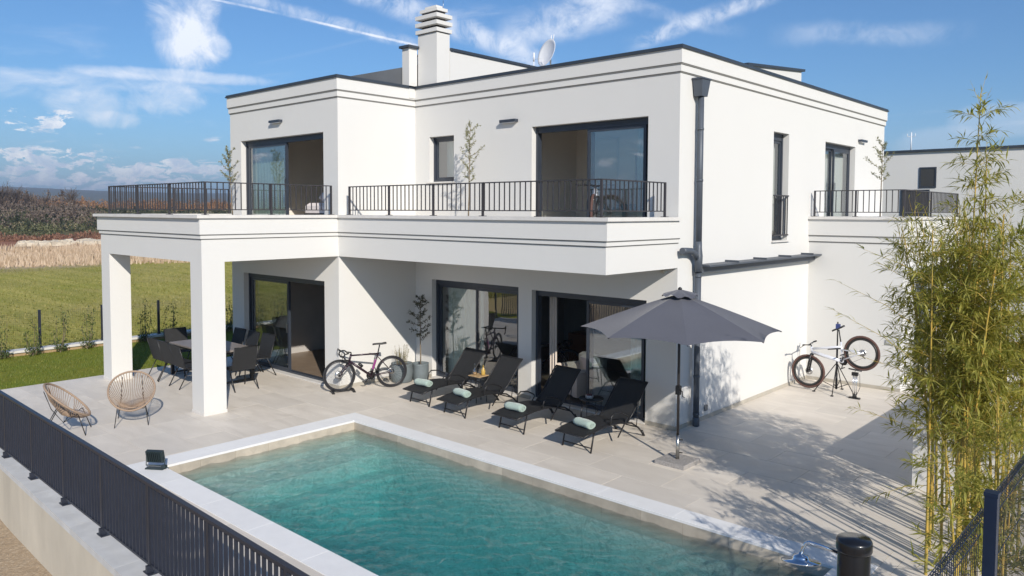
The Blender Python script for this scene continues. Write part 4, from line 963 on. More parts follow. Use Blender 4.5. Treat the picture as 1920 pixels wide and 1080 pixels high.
# long stray side shoots leaning left out of the clump
sp = empty('bamboo_shoot', 'long stray bamboo shoots leaning left out of the clump', 'bamboo', (4.85, -3.4, 0)); lv = MB(); bb = MB(); rg = random.Random(12)
for (p0, p1) in (((4.8, -2.8, 2.45), (3.75, -3.1, 3.1)), ((4.8, -2.9, 2.1), (3.8, -3.3, 2.8)), ((4.8, -2.7, 1.9), (3.95, -3.1, 2.3)), ((4.8, -2.6, 1.3), (4.0, -3.1, 1.7)), ((4.8, -2.8, 3.0), (4.1, -3.2, 3.45)), ((4.8, -2.4, 2.7), (4.0, -2.5, 3.3)), ((4.8, -2.6, .9), (4.15, -3.1, .7))):
    a, b = Vector(p0)-sp.location, Vector(p1)-sp.location; mid = a.lerp(b, .5)+Vector((0,0,.06)); bb.tube([a, mid, b], [.004, .003, .001], 4, caps=False); d = (b-a).normalized()
    for j in range(26):
        s = .15+.85*rg.random(); q_ = a.lerp(mid, s*2) if s < .5 else mid.lerp(b, s*2-1)
        lv.leaf(q_, (d+rnd_dir(rg, -.2)*.8).normalized(), Vector((rg.uniform(-.4, .4), rg.uniform(-.4, .4), 1)), rg.uniform(.08, .14), .015)
bb.build('branches', bamboo_stem, sp, kind='stuff'); lv.build('foliage', bamboo_leaf, sp, kind='stuff')

# scrubland beyond the field
def field_pt(D, S):  # D out across the fields, S sideways
    d = Vector((-.955, .295, 0)); s = Vector((.295, .955, 0)); p = Vector((6.87, -11.87, 0))+d*D+s*S; return Vector((p.x, p.y, h_ground(p.x, p.y)))
def bush_mass(name, label, mtl, seed, n, Drange, Srange, rr, hr, per, lf):
    rg = random.Random(seed); mb = MB()
    for i in range(n):
        p = field_pt(rg.uniform(*Drange), rg.uniform(*Srange)); r = rg.uniform(*rr); h = rg.uniform(*hr)
        for k in range(per):
            d = rnd_dir(rg, .3); q_ = p+Vector((d.x*r, d.y*r, abs(d.z)*h))*rg.uniform(.55, 1.05); mb.leaf(q_, rnd_dir(rg, .4), rnd_dir(rg), lf*rg.uniform(.7, 1.4), lf*.55)
    o = mb.build(name, mtl); tag(o, label, 'scrub', kind='stuff'); return o
bush_mass('scrub', 'dark evergreen scrub covering the slope beyond the field', scrub_mats[0], 1, 190, (122, 184), (-25, 45), (2.0, 4.5), (0.9, 1.7), 190, .38)
bush_mass('scrub', 'dull olive green bushes among the dark scrub', scrub_mats[3], 2, 150, (109, 176), (-25, 45), (1.6, 3.8), (0.6, 1.3), 140, .32)
bush_mass('scrub', 'rusty orange autumn hedge below the far hills', scrub_mats[2], 3, 130, (200, 232), (-30, 60), (2.5, 5), (1.0, 2.6), 150, .42)
bush_mass('scrub', 'low reddish brown bushes at the field edge', leaf_mat('red brown twigs', (.13, .06, .04), (.30, .16, .10), .15), 7, 70, (105, 114), (-14, 40), (1, 2.6), (.3, .8), 110, .28)
bush_mass('scrub', 'brown twiggy undergrowth at the back of the slope', scrub_mats[1], 4, 50, (196, 225), (-60, 4), (3, 5), (2.0, 4.0), 120, .6)
if False: bush_mass('dry_grass', 'pale dry grass tufts between the field and the rocks', leaf_mat('dry grass blades', (.36, .26, .18), (.52, .42, .31), .3), 5, 900, (66, 99), (-30, 45), (.8, 2.0), (.25, .55), 34, .30)
dg = MB(); rg = random.Random(16)
for i in range(30000):
    D_ = 65+36*rg.random()**.9; p = field_pt(D_, rg.uniform(-12, 42)); cl_ = .5+.5*sin(p.x*.31+2*sin(p.y*.23)); h_ = (.2+.8*rg.random()*cl_)*.9*(1 if rg.random() < .9 else .4);
    if D_ > 94+4*sin(p.y*.4) or (cl_ < .12 and rg.random() < .6): continue
    a = rg.random()*6.28; q_ = p+Vector((cos(a)*.3*h_, sin(a)*.3*h_, h_)); sd = Vector((-.3, -.95, 0))*.05
    dg.add([p-sd, p+sd, q_], [(0, 1, 2)])
tag(dg.build('dry_grass', leaf_mat('dry grass blades', (.40, .29, .20), (.60, .47, .34), .3)), 'pale pinkish dry grass between the field and the rocks', 'dry grass', kind='stuff')
cg = MB()
for i in range(42000):
    x = -17-42*rg.random()**1.7; yv_ = rg.uniform(-16, 26); yv_ = round(yv_/.32)*.32+rg.gauss(0, .05); p = Vector((x, yv_, h_ground(x, yv_))); h_ = .05+.08*rg.random(); a = rg.random()*6.28; sd = Vector((cos(a), sin(a), 0))*.018
    cg.add([p-sd, p+sd, p+Vector((rg.gauss(0, .05), rg.gauss(0, .05), h_))], [(0, 1, 2)])
tag(cg.build('field_crop', leaf_mat('young crop blades', (0.17, 0.18, 0.03), (0.40, 0.35, 0.12), .35)), 'young yellow green crop growing in the field beyond the garden wall', 'crop', kind='stuff')
bush_mass('scrub', 'brown leafless thicket at the far left beyond the field', scrub_mats[1], 9, 90, (125, 190), (-14, 6), (1.6, 3.6), (1.2, 2.6), 150, .42)
bush_mass('scrub', 'scattered straw coloured bushes among the dark scrub', leaf_mat('straw bush twigs', (.20, .17, .10), (.34, .29, .18), .15), 10, 60, (112, 180), (-14, 42), (1.2, 3.2), (.6, 1.5), 120, .36)
rk = MB(); rg = random.Random(6)
def rock(mb, p, r):
    vs = [];
    for (a, b, c) in ((-1,-1,-.4),(1,-1,-.4),(1,1,-.4),(-1,1,-.4),(-.8,-.7,.5),(.7,-.8,.6),(.8,.7,.5),(-.7,.8,.65)): vs.append(p+Vector((a*rg.uniform(.6,1.1), b*rg.uniform(.6,1.1), c*rg.uniform(.7,1.1)))*r)
    mb.add(vs, [(0,3,2,1),(4,5,6,7),(0,1,5,4),(1,2,6,5),(2,3,7,6),(3,0,4,7)])
for i in range(620):
    S_ = rg.uniform(-12, 40)
    if sin(S_*.55+1.2)+.5*sin(S_*1.7) > -.25: rock(rk, field_pt(100.5+rg.gauss(0, 1.3)+1.5*sin(S_*.3), S_)+Vector((0,0,.15)), rg.uniform(.22, .62))
for i in range(60): rock(rk, field_pt(rg.uniform(107, 110), rg.uniform(-34, -24)), rg.uniform(.2, .6))
for i in range(200): rock(rk, field_pt(rg.uniform(189, 196), rg.uniform(-40, 50)), rg.uniform(.3, .9))
tag(rk.build('rocks', mat('pale limestone rubble', (.62, .54, .42), .9, noise=.3, nscale=1)), 'pale limestone rubble heaped at the far edge of the field', 'rocks', kind='stuff')
def bare_tree(p, h, seed, label):
    rg = random.Random(seed); root = empty('bare_tree', label, 'tree', tuple(p)); tw = MB(); tk = MB(); tk.tube([(0,0,-.2), (0,0,h*.35), (.1,.1,h*.6)], [h*.035, h*.028, h*.015], 7)
    for k in range(60):
        a = rg.random()*6.28; b = Vector((0,0,h*rg.uniform(.12, .6))); d = Vector((cos(a)*rg.uniform(.3, .9), sin(a)*rg.uniform(.3, .9), rg.uniform(.5, 1.1))).normalized(); ln = h*rg.uniform(.25, .48); e = b+d*ln
        tw.tube([b, b.lerp(e, .5)+Vector((0,0,.1)), e], [h*.008, h*.005, h*.002], 4, caps=False)
        for j in range(9):
            s = rg.uniform(.3, 1); q_ = b.lerp(e, s); f = (d+rnd_dir(rg, .5)*.7).normalized(); tw.tube([q_, q_+f*h*.14], [h*.0035, h*.0014], 3, caps=False)
    tk.build('trunk', mat('grey brown bark', (.13, .10, .085), .9), root); tw.build('twigs', scrub_mats[1], root, kind='stuff'); return root
for i, (D, S, h, lab) in enumerate(((176, -8.5, 6.0, 'leftmost bare brown tree on the slope beyond the field'), (180, -6.5, 5.6, 'second bare brown tree from the left on the slope'), (184, -4.2, 4.6, 'third and lower bare tree from the left on the slope'), (190, -1.5, 3.8, 'small bare tree at the right end of the brown thicket'), (178, -11, 6.2, 'bare brown tree at the far left picture edge'), (202, 3.5, 5.0, 'lone reddish bare tree seen over the hedge'))):
    bare_tree(field_pt(D, S), h, 80+i, lab)

# ------------------------------------------------------------------ furniture
# umbrella
um = empty('parasol', 'dark grey eight sided parasol open beside the loungers', 'parasol', (.92, -1.51, 0)); canopy_m = mat('slate grey canopy fabric', (.075, .08, .105), .85, bump=.3, bscale=250, noise=.12, nscale=3, sheen=.2)
granite = mat('speckled granite', (.46, .44, .42), .6, noise=.6, nscale=70, color2=(.16, .15, .145), detail=2)
rzb = rad(8)
bs = MB().bbox(-.25, .25, -.25, .25, .0, .065, .008).build('base_slab', granite, um)
MB().tube([(0,0,.065), (0,0,.44)], .027, 14).build('base_tube', steel_m, um)
for z in (.16, .36): MB().tube([(.02,.02,z), (.06,.045,z)], .010, 8).build('clamp_knob', black_m, um)
MB().tube([(0,0,.44), (0,0,2.62)], .021, 14).build('pole', mat('dark brown grey pole', (.05, .045, .045), .35, .5), um)
MB().bbox(-.035, .035, -.032, .032, 1.06, 1.20, .008).build('crank_box', black_m, um)
MB().tube([(.03,-.01,1.14), (.08,-.02,1.12), (.09,-.03,1.05), (.13,-.04,1.04)], .008, 6).build('crank_handle', black_m, um)
R0, ZR, ZC = 1.5, 2.07, 2.60; ph = rad(34); cv = []; NR = 9
cm = MB(); NA = 6
def can_pt(k, s, f):  # panel k, radial s 0..1, across f 0..1
    a0, a1 = ph+k*pi/4, ph+(k+1)*pi/4; r = R0*s
    p0 = Vector((cos(a0), sin(a0), 0))*r; p1 = Vector((cos(a1), sin(a1), 0))*r; p = p0.lerp(p1, f)
    sag = 4*f*(1-f); p *= 1-.045*sag*s
    zc_ = ZC-(ZC-ZR)*(s**1.12); return Vector((p.x, p.y, zc_-.055*sag*s*(1-s)*1.4+.03*sag*s*s))
for k in range(8):
    o_ = len(cm.v)
    vs = [can_pt(k, i/NR, j/NA) for i in range(NR+1) for j in range(NA+1)]
    fs = [(i*(NA+1)+j, (i+1)*(NA+1)+j, (i+1)*(NA+1)+j+1, i*(NA+1)+j+1) for i in range(NR) for j in range(NA)]
    pmb = MB(); pmb.add(vs, fs, True); pmb.build('canopy_panel', canopy_m, um)
    a0 = ph+k*pi/4; d = Vector((cos(a0), sin(a0), 0))
    MB().tube([can_pt(k, .03, 0)-Vector((0,0,.02)), can_pt(k, .5, 0)-Vector((0,0,.018)), can_pt(k, .995, 0)-Vector((0,0,.012))], .007, 5).tube([can_pt(k, .48, 0)-Vector((0,0,.02)), (d.x*.03, d.y*.03, 2.12)], .006, 5).build('rib', black_m, um)
vt = MB(); vs = [(0, 0, ZC+.075)]; NV = 32
for i in range(NV):
    a = 2*pi*i/NV; vs.append((cos(a)*.27, sin(a)*.27, ZC-.02+.022*sin(a*8+1)+.01*sin(a*3)))
vt.add(vs, [(0, 1+i, 1+(i+1) % NV) for i in range(NV)], True); vt.build('vent_cap', canopy_m, um); MB().lathe([(.03, ZC+.06), (.03, ZC+.09), (.0, ZC+.11)], (0,0,0), 10).build('finial', black_m, um)

# sun loungers
def make_lounger():
    r = empty('sun_lounger', '', 'sun lounger', group='black sun loungers in a row beside the pool'); hw = .30
    seat_prof = [(-.18, .30), (0, .335), (.25, .365), (.5, .375), (.72, .36), (.93, .325)]
    back_prof = [(.93, .325), (1.08, .45), (1.27, .67), (1.42, .85), (1.49, .91)]
    def sheet(prof, w_, nm, th=.012):
        vs = []; n = len(prof)
        for (y_, z) in prof: vs += [(-w_, y_, z), (0, y_+.0, z-.012), (w_, y_, z)]
        for (y_, z) in prof: vs += [(-w_, y_, z-th), (0, y_, z-.012-th), (w_, y_, z-th)]
        fs = []
        for i in range(n-1):
            for j in range(2): a = i*3+j; fs += [(a, a+1, a+4, a+3), (a+3*n, a+3+3*n, a+4+3*n, a+1+3*n)]
            fs += [(i*3, i*3+3, i*3+3+3*n, i*3+3*n), (i*3+2, i*3+2+3*n, i*3+5+3*n, i*3+5)]
        fs += [(0, 3*n, 3*n+1, 1), (1, 3*n+1, 3*n+2, 2), (3*n-3, 3*n-2, 6*n-2, 6*n-3), (3*n-2, 3*n-1, 6*n-1, 6*n-2)]
        return MB().add(vs, fs, False).build(nm, sling_m, r)
    sheet(seat_prof, hw-.02, 'seat'); sheet(back_prof, hw-.02, 'backrest')
    for s in (-1, 1):
        x = s*hw
        MB().tube([(x, -.20, .285)]+[(x, y_, z-.012) for (y_, z) in seat_prof[1:]]+[(x, 1.05, .285), (x, 1.24, .17), (x, 1.38, .03)], .015, 8).build('side_rail', black_m, r)
        MB().tube([(x, .93, .32)]+[(x, y_, z) for (y_, z) in back_prof[1:]], .013, 8).build('back_rail', black_m, r)
        MB().tube([(x, .06, .33), (x, -.02, .0)], .014, 8).build('leg', black_m, r)
        MB().tube([(x, 1.33, .10), (x, 1.40, .0)], .022, 8).build('foot', black_m, r)
        MB().tube([(x*1.05, .44, .36), (x*1.08, .47, .50), (x*1.08, .54, .55), (x*1.08, .72, .53), (x*1.08, .90, .44), (x*1.06, .90, .40), (x*1.04, .66, .12)], .012, 8).build('armrest', black_m, r)
        MB().tube([(x*.9, 1.28, .64), (x*.9, 1.22, .20)], .008, 6).build('back_strut', black_m, r)
    MB().tube([(-hw, .0, .075), (hw, .0, .075)], .011, 8).build('crossbar', black_m, r); MB().tube([(-hw, 1.23, .18), (hw, 1.23, .18)], .011, 8).build('crossbar', black_m, r)
    MB().tube([(-hw*1.0, -.19, .285), (hw, -.19, .285)], .013, 8).build('crossbar', black_m, r); MB().tube([(-hw, 1.49, .91), (hw, 1.49, .91)], .013, 8).build('crossbar', black_m, r)
    return r
lg = make_lounger()
spots = [(-4.70, -1.80, -.05, 'black sun lounger nearest the potted olive tree, leftmost of the four'), (-3.58, -1.91, -.06, 'black sun lounger right of the small wooden topped table, second from the left'),
         (-2.10, -1.95, -.05, 'black sun lounger in front of the open living room door, third from the left'), (-.63, -2.0, -.06, 'black sun lounger closest to the parasol, rightmost of the four')]
def towel():
    mb = MB()
    for k, (zz_, w_) in enumerate(((.045, .165),)): 
        vs = []; n = 12; m_ = 9
        for i in range(n):
            a = 2*pi*i/n
            for j in range(m_):
                x = -w_+2*w_*j/(m_-1); rr = .052*(1+.05*sin(3*a+j)+ (.0 if 0 < j < m_-1 else -.12)); vs.append((x, cos(a)*rr*1.35, .05+sin(a)*rr))
        fs = [(i*m_+j, i*m_+j+1, ((i+1) % n)*m_+j+1, ((i+1) % n)*m_+j) for i in range(n) for j in range(m_-1)]
        mb.add(vs, fs, True); o = 0
        mb.f.append(tuple(i*m_ for i in range(n))); mb.sm.append(False); mb.f.append(tuple(i*m_+m_-1 for i in range(n))[::-1]); mb.sm.append(False)
    mb.tube([(-.17+.0, .03*cos(t*.9)*(1-t*.06), .05+.03*sin(t*.9)*(1-t*.06)) for t in range(12)], .004, 4)
    mb.tube([(.17, .03*cos(t*.9)*(1-t*.06), .05+.03*sin(t*.9)*(1-t*.06)) for t in range(12)], .004, 4)
    return mb
tm = towel().mesh('rolled_towel', towel_m)
names_t = ['leftmost', 'second', 'third', 'rightmost']
for i, (x, y_, rz, lab) in enumerate(spots):
    o = lg if i == 0 else copy_tree(lg); place(o, (x, y_, 0), rz, lab)
    to = bpy.data.objects.new('rolled_towel', tm); COL.objects.link(to)
    ca, sa = cos(rz), sin(rz); lx, ly = (-.06, .0, -.03, .02)[i], (.12, .16, .10, .14)[i]; to.location = (x+lx*ca-ly*sa, y_+lx*sa+ly*ca, .340); to.scale = (1.15, 1.3, 1.3); to.rotation_euler[2] = rz+rad((6, -5, 4, -8)[i])
    tag(to, 'mint green rolled towel on the foot of the %s sun lounger' % names_t[i], 'towel', 'rolled mint green towels')

# side tables
t1 = empty('side_table', 'small round table with a wooden top between the two left loungers', 'side table', (-4.0, -.86, 0))
MB().lathe([(.0, .50), (.19, .50), (.195, .51), (.195, .525), (.0, .525)], (0,0,0), 24).build('tabletop', black_m, t1)
MB().bbox(-.15, .15, -.15, .15, .527, .540, .004).build('serving_board', mat('light wood', (.55, .38, .20), .5, noise=.3, nscale=20), t1)
for k in range(4): a = k*pi/2+.5; MB().tube([(cos(a)*.16, sin(a)*.16, .50), (cos(a)*.17, sin(a)*.17, 0)], .008, 6).build('leg', black_m, t1)
d1 = empty('decanter', 'clear glass decanter with stopper on the wooden topped table', 'decanter', (-4.07, -.90, .541))
clearg = glass('clear bottle glass', .10, (.93, .93, .9))
MB().lathe([(.035, 0), (.042, .02), (.040, .09), (.015, .13), (.014, .17), (.02, .18)], (0,0,0), 16).build('bottle_body', clearg, d1); MB().lathe([(.033, .003), (.036, .02), (.035, .06), (.0, .062)], (0,0,0), 14).build('liquid', mat('amber drink', (.28, .16, .06), .2), d1)
MB().lathe([(.012, .18), (.022, .20), (.018, .23), (.0, .24)], (0,0,0), 12).build('stopper', clearg, d1)
d2 = empty('decanter', 'yellow liqueur bottle with lid on the wooden topped table', 'bottle', (-3.93, -.80, .541))
MB().lathe([(.038, 0), (.044, .02), (.042, .10), (.016, .14), (.014, .17)], (0,0,0), 16).build('bottle_body', mat('yellow liqueur', (.50, .33, .08), .15), d2); MB().lathe([(.018, .171), (.020, .19), (.016, .205), (.0, .21)], (0,0,0), 12).build('lid', mat('brass lid', (.5, .38, .15), .3, .8), d2)
t2 = empty('side_table', 'round black metal table between the two right loungers', 'side table', (-1.22, -.82, 0))
MB().lathe([(.0, .505), (.215, .505), (.225, .53), (.218, .53), (.21, .512), (.0, .512)], (0,0,0), 28).build('tabletop', black_m, t2)
for k in range(4): a = k*pi/2+.2; MB().tube([(cos(a)*.19, sin(a)*.19, .505), (cos(a)*.19, sin(a)*.19, 0)], .006, 6).build('leg', black_m, t2)
MB().tube([(cos(a)*.19, sin(a)*.19, .008) for a in [2*pi*i/24 for i in range(24)]], .006, 5, closed=True).build('base_ring', black_m, t2)
bk = empty('bowl', 'small white patterned bowl of dark fruit on the black table', 'bowl', (-1.25, -.84, .513)); MB().lathe([(.05, 0), (.07, .02), (.075, .07), (.07, .07), (.06, .02)], (0,0,0), 16).build('basket', mat('white patterned ceramic', (.6, .58, .55), .5, noise=.5, nscale=60, color2=(.1, .06, .05)), bk)
fr = MB(); rg = random.Random(4)
for k in range(7): a = k*.9; fr.lathe([(0, -.02), (.018, -.01), (.02, .005), (.01, .018), (0, .02)], (cos(a)*.035*(k > 0), sin(a)*.035*(k > 0), .07), 8)
fr.build('fruit', mat('dark red fruit', (.10, .02, .02), .3), bk)

# rope chairs
rope_m = mat('natural tan cord', (.36, .26, .185), .8, noise=.25, nscale=30)
def rope_chair(label, loc, rz):
    r = empty('rope_chair', label, 'chair', loc, rz, 'round tan cord chairs')
    u = Vector((-.66, 0, .56)).normalized(); v = Vector((0, 1, 0)); c = Vector((.03, 0, .58)); a_, b_ = .44, .38
    rim = [c+u*a_*cos(t)+v*b_*sin(t)*(1+.06*cos(t)) for t in [2*pi*i/48 for i in range(48)]]
    MB().tube(rim, .018, 8, closed=True).build('rim', rope_m, r)
    rc = Vector((.10, 0, .30)); hub = [rc+Vector((cos(t)*.075, sin(t)*.085, .0)) for t in [2*pi*i/52 for i in range(52)]]
    cords = MB(); n = 52
    for i in range(n):
        t = 2*pi*i/n+pi; a = c+u*a_*cos(t)+v*b_*sin(t)*(1+.06*cos(t)); h = hub[i] ; h = rc+Vector((-.07*-cos(t), .08*sin(t), 0)); 
        down = Vector((-.10 if cos(t) > 0 else .02, 0, -.10)); m1 = a.lerp(h, .55)+down*(.9 if cos(t) > 0 else .35)*(1-abs(.2*sin(t)))
        cords.tube([a, a.lerp(m1, .5)+down*.22, m1, m1.lerp(h, .6)+down*.08, h],   .0055, 4, caps=False)
    cords.build('cords', rope_m, r); MB().tube(hub[::4], .012, 6, closed=True).build('hub_ring', rope_m, r)
    for s in (-1, 1):
        MB().tube([(.22, s*.22, .37), (.34, s*.27, 0)], .008, 6).build('leg', black_m, r); MB().tube([(-.10, s*.17, .48), (-.36, s*.25, 0)], .008, 6).build('leg', black_m, r)
        MB().tube([(.22, s*.22, .37), (.0, s*.20, .235), (-.18, s*.18, .47), (-.29, s*.16, .78)], .007, 6).build('frame_hoop', black_m, r)
    MB().tube([(0, -.20, .235), (0, .20, .235)], .007, 6).build('frame_bar', black_m, r)
    return r
rope_chair('round tan cord chair facing the camera beside the porch column', (-7.52, -6.22, 0), rad(-24))
rope_chair('round tan cord chair seen from the side nearest the dark railing', (-7.62, -7.28, 0), rad(62))

# dining set
dt = empty('dining_table', 'long grey topped outdoor dining table under the porch', 'table', (-10.12, -3.42, 0))
MB().bbox(-1.05, 1.05, -.50, .50, .715, .75, .005).build('tabletop', mat('taupe table top', (.24, .21, .19), .5, noise=.2, nscale=6), dt)
MB().box(-.98, .98, -.44, .44, .66, .714).build('apron', black_m, dt)
for sx_ in (-1, 1):
    for sy_ in (-1, 1): MB().box(sx_*1.0-.035, sx_*1.0+.035, sy_*.45-.035, sy_*.45+.035, 0, .714).build('leg', black_m, dt)
    MB().box(sx_*1.0-.025, sx_*1.0+.025, -.415, .415, .02, .06).build('stretcher', black_m, dt)
def dining_chair():
    r = empty('dining_chair', '', 'chair', group='black sling dining chairs round the porch table'); hw = .26
    MB().add([(-.22,-hw,.44),(.24,-hw,.45),(.24,hw,.45),(-.22,hw,.44),(-.22,-hw,.425),(.24,-hw,.435),(.24,hw,.435),(-.22,hw,.425)], [(0,1,2,3),(7,6,5,4),(0,4,5,1),(1,5,6,2),(2,6,7,3),(3,7,4,0)]).build('seat', sling_m, r)
    MB().add([(-.21,-hw,.44),(-.34,-hw,.93),(-.34,hw,.93),(-.21,hw,.44),(-.223,-hw,.437),(-.353,-hw,.927),(-.353,hw,.927),(-.223,hw,.437)], [(0,3,2,1),(4,5,6,7),(0,1,5,4),(2,3,7,6),(1,2,6,5)]).build('backrest', sling_m, r)
    for s in (-1, 1):
        y_ = s*(hw+.005); MB().tube([(.24, y_, .45), (-.2, y_, .44), (-.23, y_, .50), (-.355, y_, .94)], .012, 6).build('side_frame', black_m, r)
        MB().tube([(.23, y_, .44), (.27, y_, 0)], .012, 6).build('leg', black_m, r); MB().tube([(-.12, y_, .44), (-.36, y_, 0)], .012, 6).build('leg', black_m, r)
    MB().tube([(-.355, -hw, .94), (-.355, hw, .94)], .012, 6).build('top_bar', black_m, r)
    return r
dc = dining_chair(); k = 0
for (x, y_, rz, lab) in ((-10.85, -4.10, 90, 'black dining chair on the lawn end of the near table side'), (-10.22, -4.12, 92, 'black dining chair in the middle of the near table side'), (-9.62, -4.15, 88, 'black dining chair half hidden by the nearer porch column'),
                         (-8.62, -3.55, 178, 'black dining chair at the head of the table facing away from the pool'), (-9.45, -2.68, -88, 'black dining chair beside the glass pane on the far table side'), (-10.1, -2.70, -92, 'black dining chair in the middle of the far table side'),
                         (-10.75, -2.70, -90, 'black dining chair at the lawn end of the far table side'), (-11.55, -3.45, 0, 'black dining chair at the lawn end of the table')):
    o = dc if k == 0 else copy_tree(dc); k += 1; place(o, (x, y_, 0), rad(rz), lab)

# floodlight on the pool corner
fl = empty('floodlight', 'dark grey floodlight standing on the pool corner coping', 'floodlight', (-4.62, -7.04, .006), rad(35)); fl_m = mat('dark green grey casting', (.03, .045, .05), .4, .3)
MB().obox((0, 0, .19), Vector((1,0,0)), Vector((0,.97,.24)), Vector((0,-.24,.97)), .13, .03, .09).build('lamp_head', fl_m, fl); MB().obox((0, .034, .20), Vector((1,0,0)), Vector((0,.97,.24)), Vector((0,-.24,.97)), .115, .002, .075).build('lens', glass('floodlight glass', .3), fl)
for i in range(7): MB().obox((-.09+i*.03, -.045, .185), Vector((1,0,0)), Vector((0,.97,.24)), Vector((0,-.24,.97)), .003, .018, .075).build('cooling_fin', fl_m, fl)
MB().box(-.14, .14, -.05, .05, 0, .02).box(.10, .17, -.03, .03, .02, .06).build('foot', fl_m, fl); MB().tube([(-.14, 0, .18), (-.15, 0, .05), (.15, 0, .05), (.14, 0, .18)], .010, 6).build('bracket', fl_m, fl)

# solar shower
ss = empty('solar_shower', 'black cylindrical pool shower with chrome rain head', 'shower', (5.50, -7.60, 0)); sb = mat('satin black shower tube', (.014, .015, .018), .28, .3, coat=.3)
MB().lathe([(.083, 0), (.083, 2.02), (.080, 2.03)], (0,0,0), 36).build('column_tube', sb, ss); MB().lathe([(.088, 2.022), (.0915, 2.03), (.0915, 2.075), (.085, 2.088), (.0, 2.092)], (0,0,0), 36).build('cap', sb, ss)
dv = Vector((-.97, -.22, 0)).normalized()
DS = .80
arm = [dv*.07+Vector((0,0,1.99)), dv*.16+Vector((0,0,2.01)), dv*.23+Vector((0,0,2.02)), dv*.245+Vector((0,0,2.01)), dv*.262+Vector((0,0,1.975)), dv*.268+Vector((0,0,1.945))]
MB().tube(arm, .0085, 12).build('arm', chrome, ss)
hc = dv*.27+Vector((0,0,1.912)); hz_ = Vector((-.10, .20, 1)).normalized(); hx = hz_.orthogonal().normalized(); hy = hz_.cross(hx)
MB().lathe([(.0, .040), (.012, .038), (.016, .028), (.040, .022), (.046, .008), (.048, -.002), (.103, -.006), (.106, -.010), (.103, -.014), (.0, -.014)], hc, 40, ax=(hx, hy, hz_)).build('rain_head', chrome, ss)
MB().tube([(.09*cos(t), .09*sin(t), .01) for t in [2*pi*i/24 for i in range(24)]], .012, 6, closed=True).build('base_ring', black_m, ss)

# ------------------------------------------------------------------ bicycles
def wheel(parent, c, r, tw, tm_, rim_m, disc=.08, nsp=24, cass=False):
    c = Vector(c); N = 40; ring_ = lambda rr, yy=0: [c+Vector((cos(2*pi*i/N)*rr, yy, sin(2*pi*i/N)*rr)) for i in range(N)]
    w_ = MB().tube(ring_(r-tw*1.55), tw*.55, 6, closed=True).build('wheel', rim_m, parent); MB().tube(ring_(r-tw*.55), tw*.55, 8, closed=True).build('tyre', tm_, w_)
    sp_ = MB()
    for i in range(nsp):
        a = 2*pi*i/nsp; a2 = a+(.5 if i % 2 else -.5); sp_.tube([c+Vector((cos(a2)*.02, (.025 if i % 4 < 2 else -.025), sin(a2)*.02)), c+Vector((cos(a)*(r-tw*1.5), 0, sin(a)*(r-tw*1.5)))], .0011, 3, caps=False)
    sp_.build('spokes', alu, w_, kind='stuff'); axv = (Vector((1,0,0)), Vector((0,0,1)), Vector((0,-1,0)))
    MB().lathe([(.016, -.05), (.022, -.03), (.014, 0), (.022, .03), (.016, .05)], c, 12, ax=axv).build('hub', black_m, w_)
    MB().lathe([(disc*.5, .052), (disc, .052), (disc, .055), (disc*.5, .055)], c, 24, ax=axv).build('brake_disc', alu, w_)
    if cass:
        for k in range(6): MB().lathe([(.012, -.03-.004*k), (.05-.0055*k, -.03-.004*k), (.05-.0055*k, -.032-.004*k), (.012, -.032-.004*k)], c, 18, ax=axv).build('sprocket', alu, w_)
    return w_
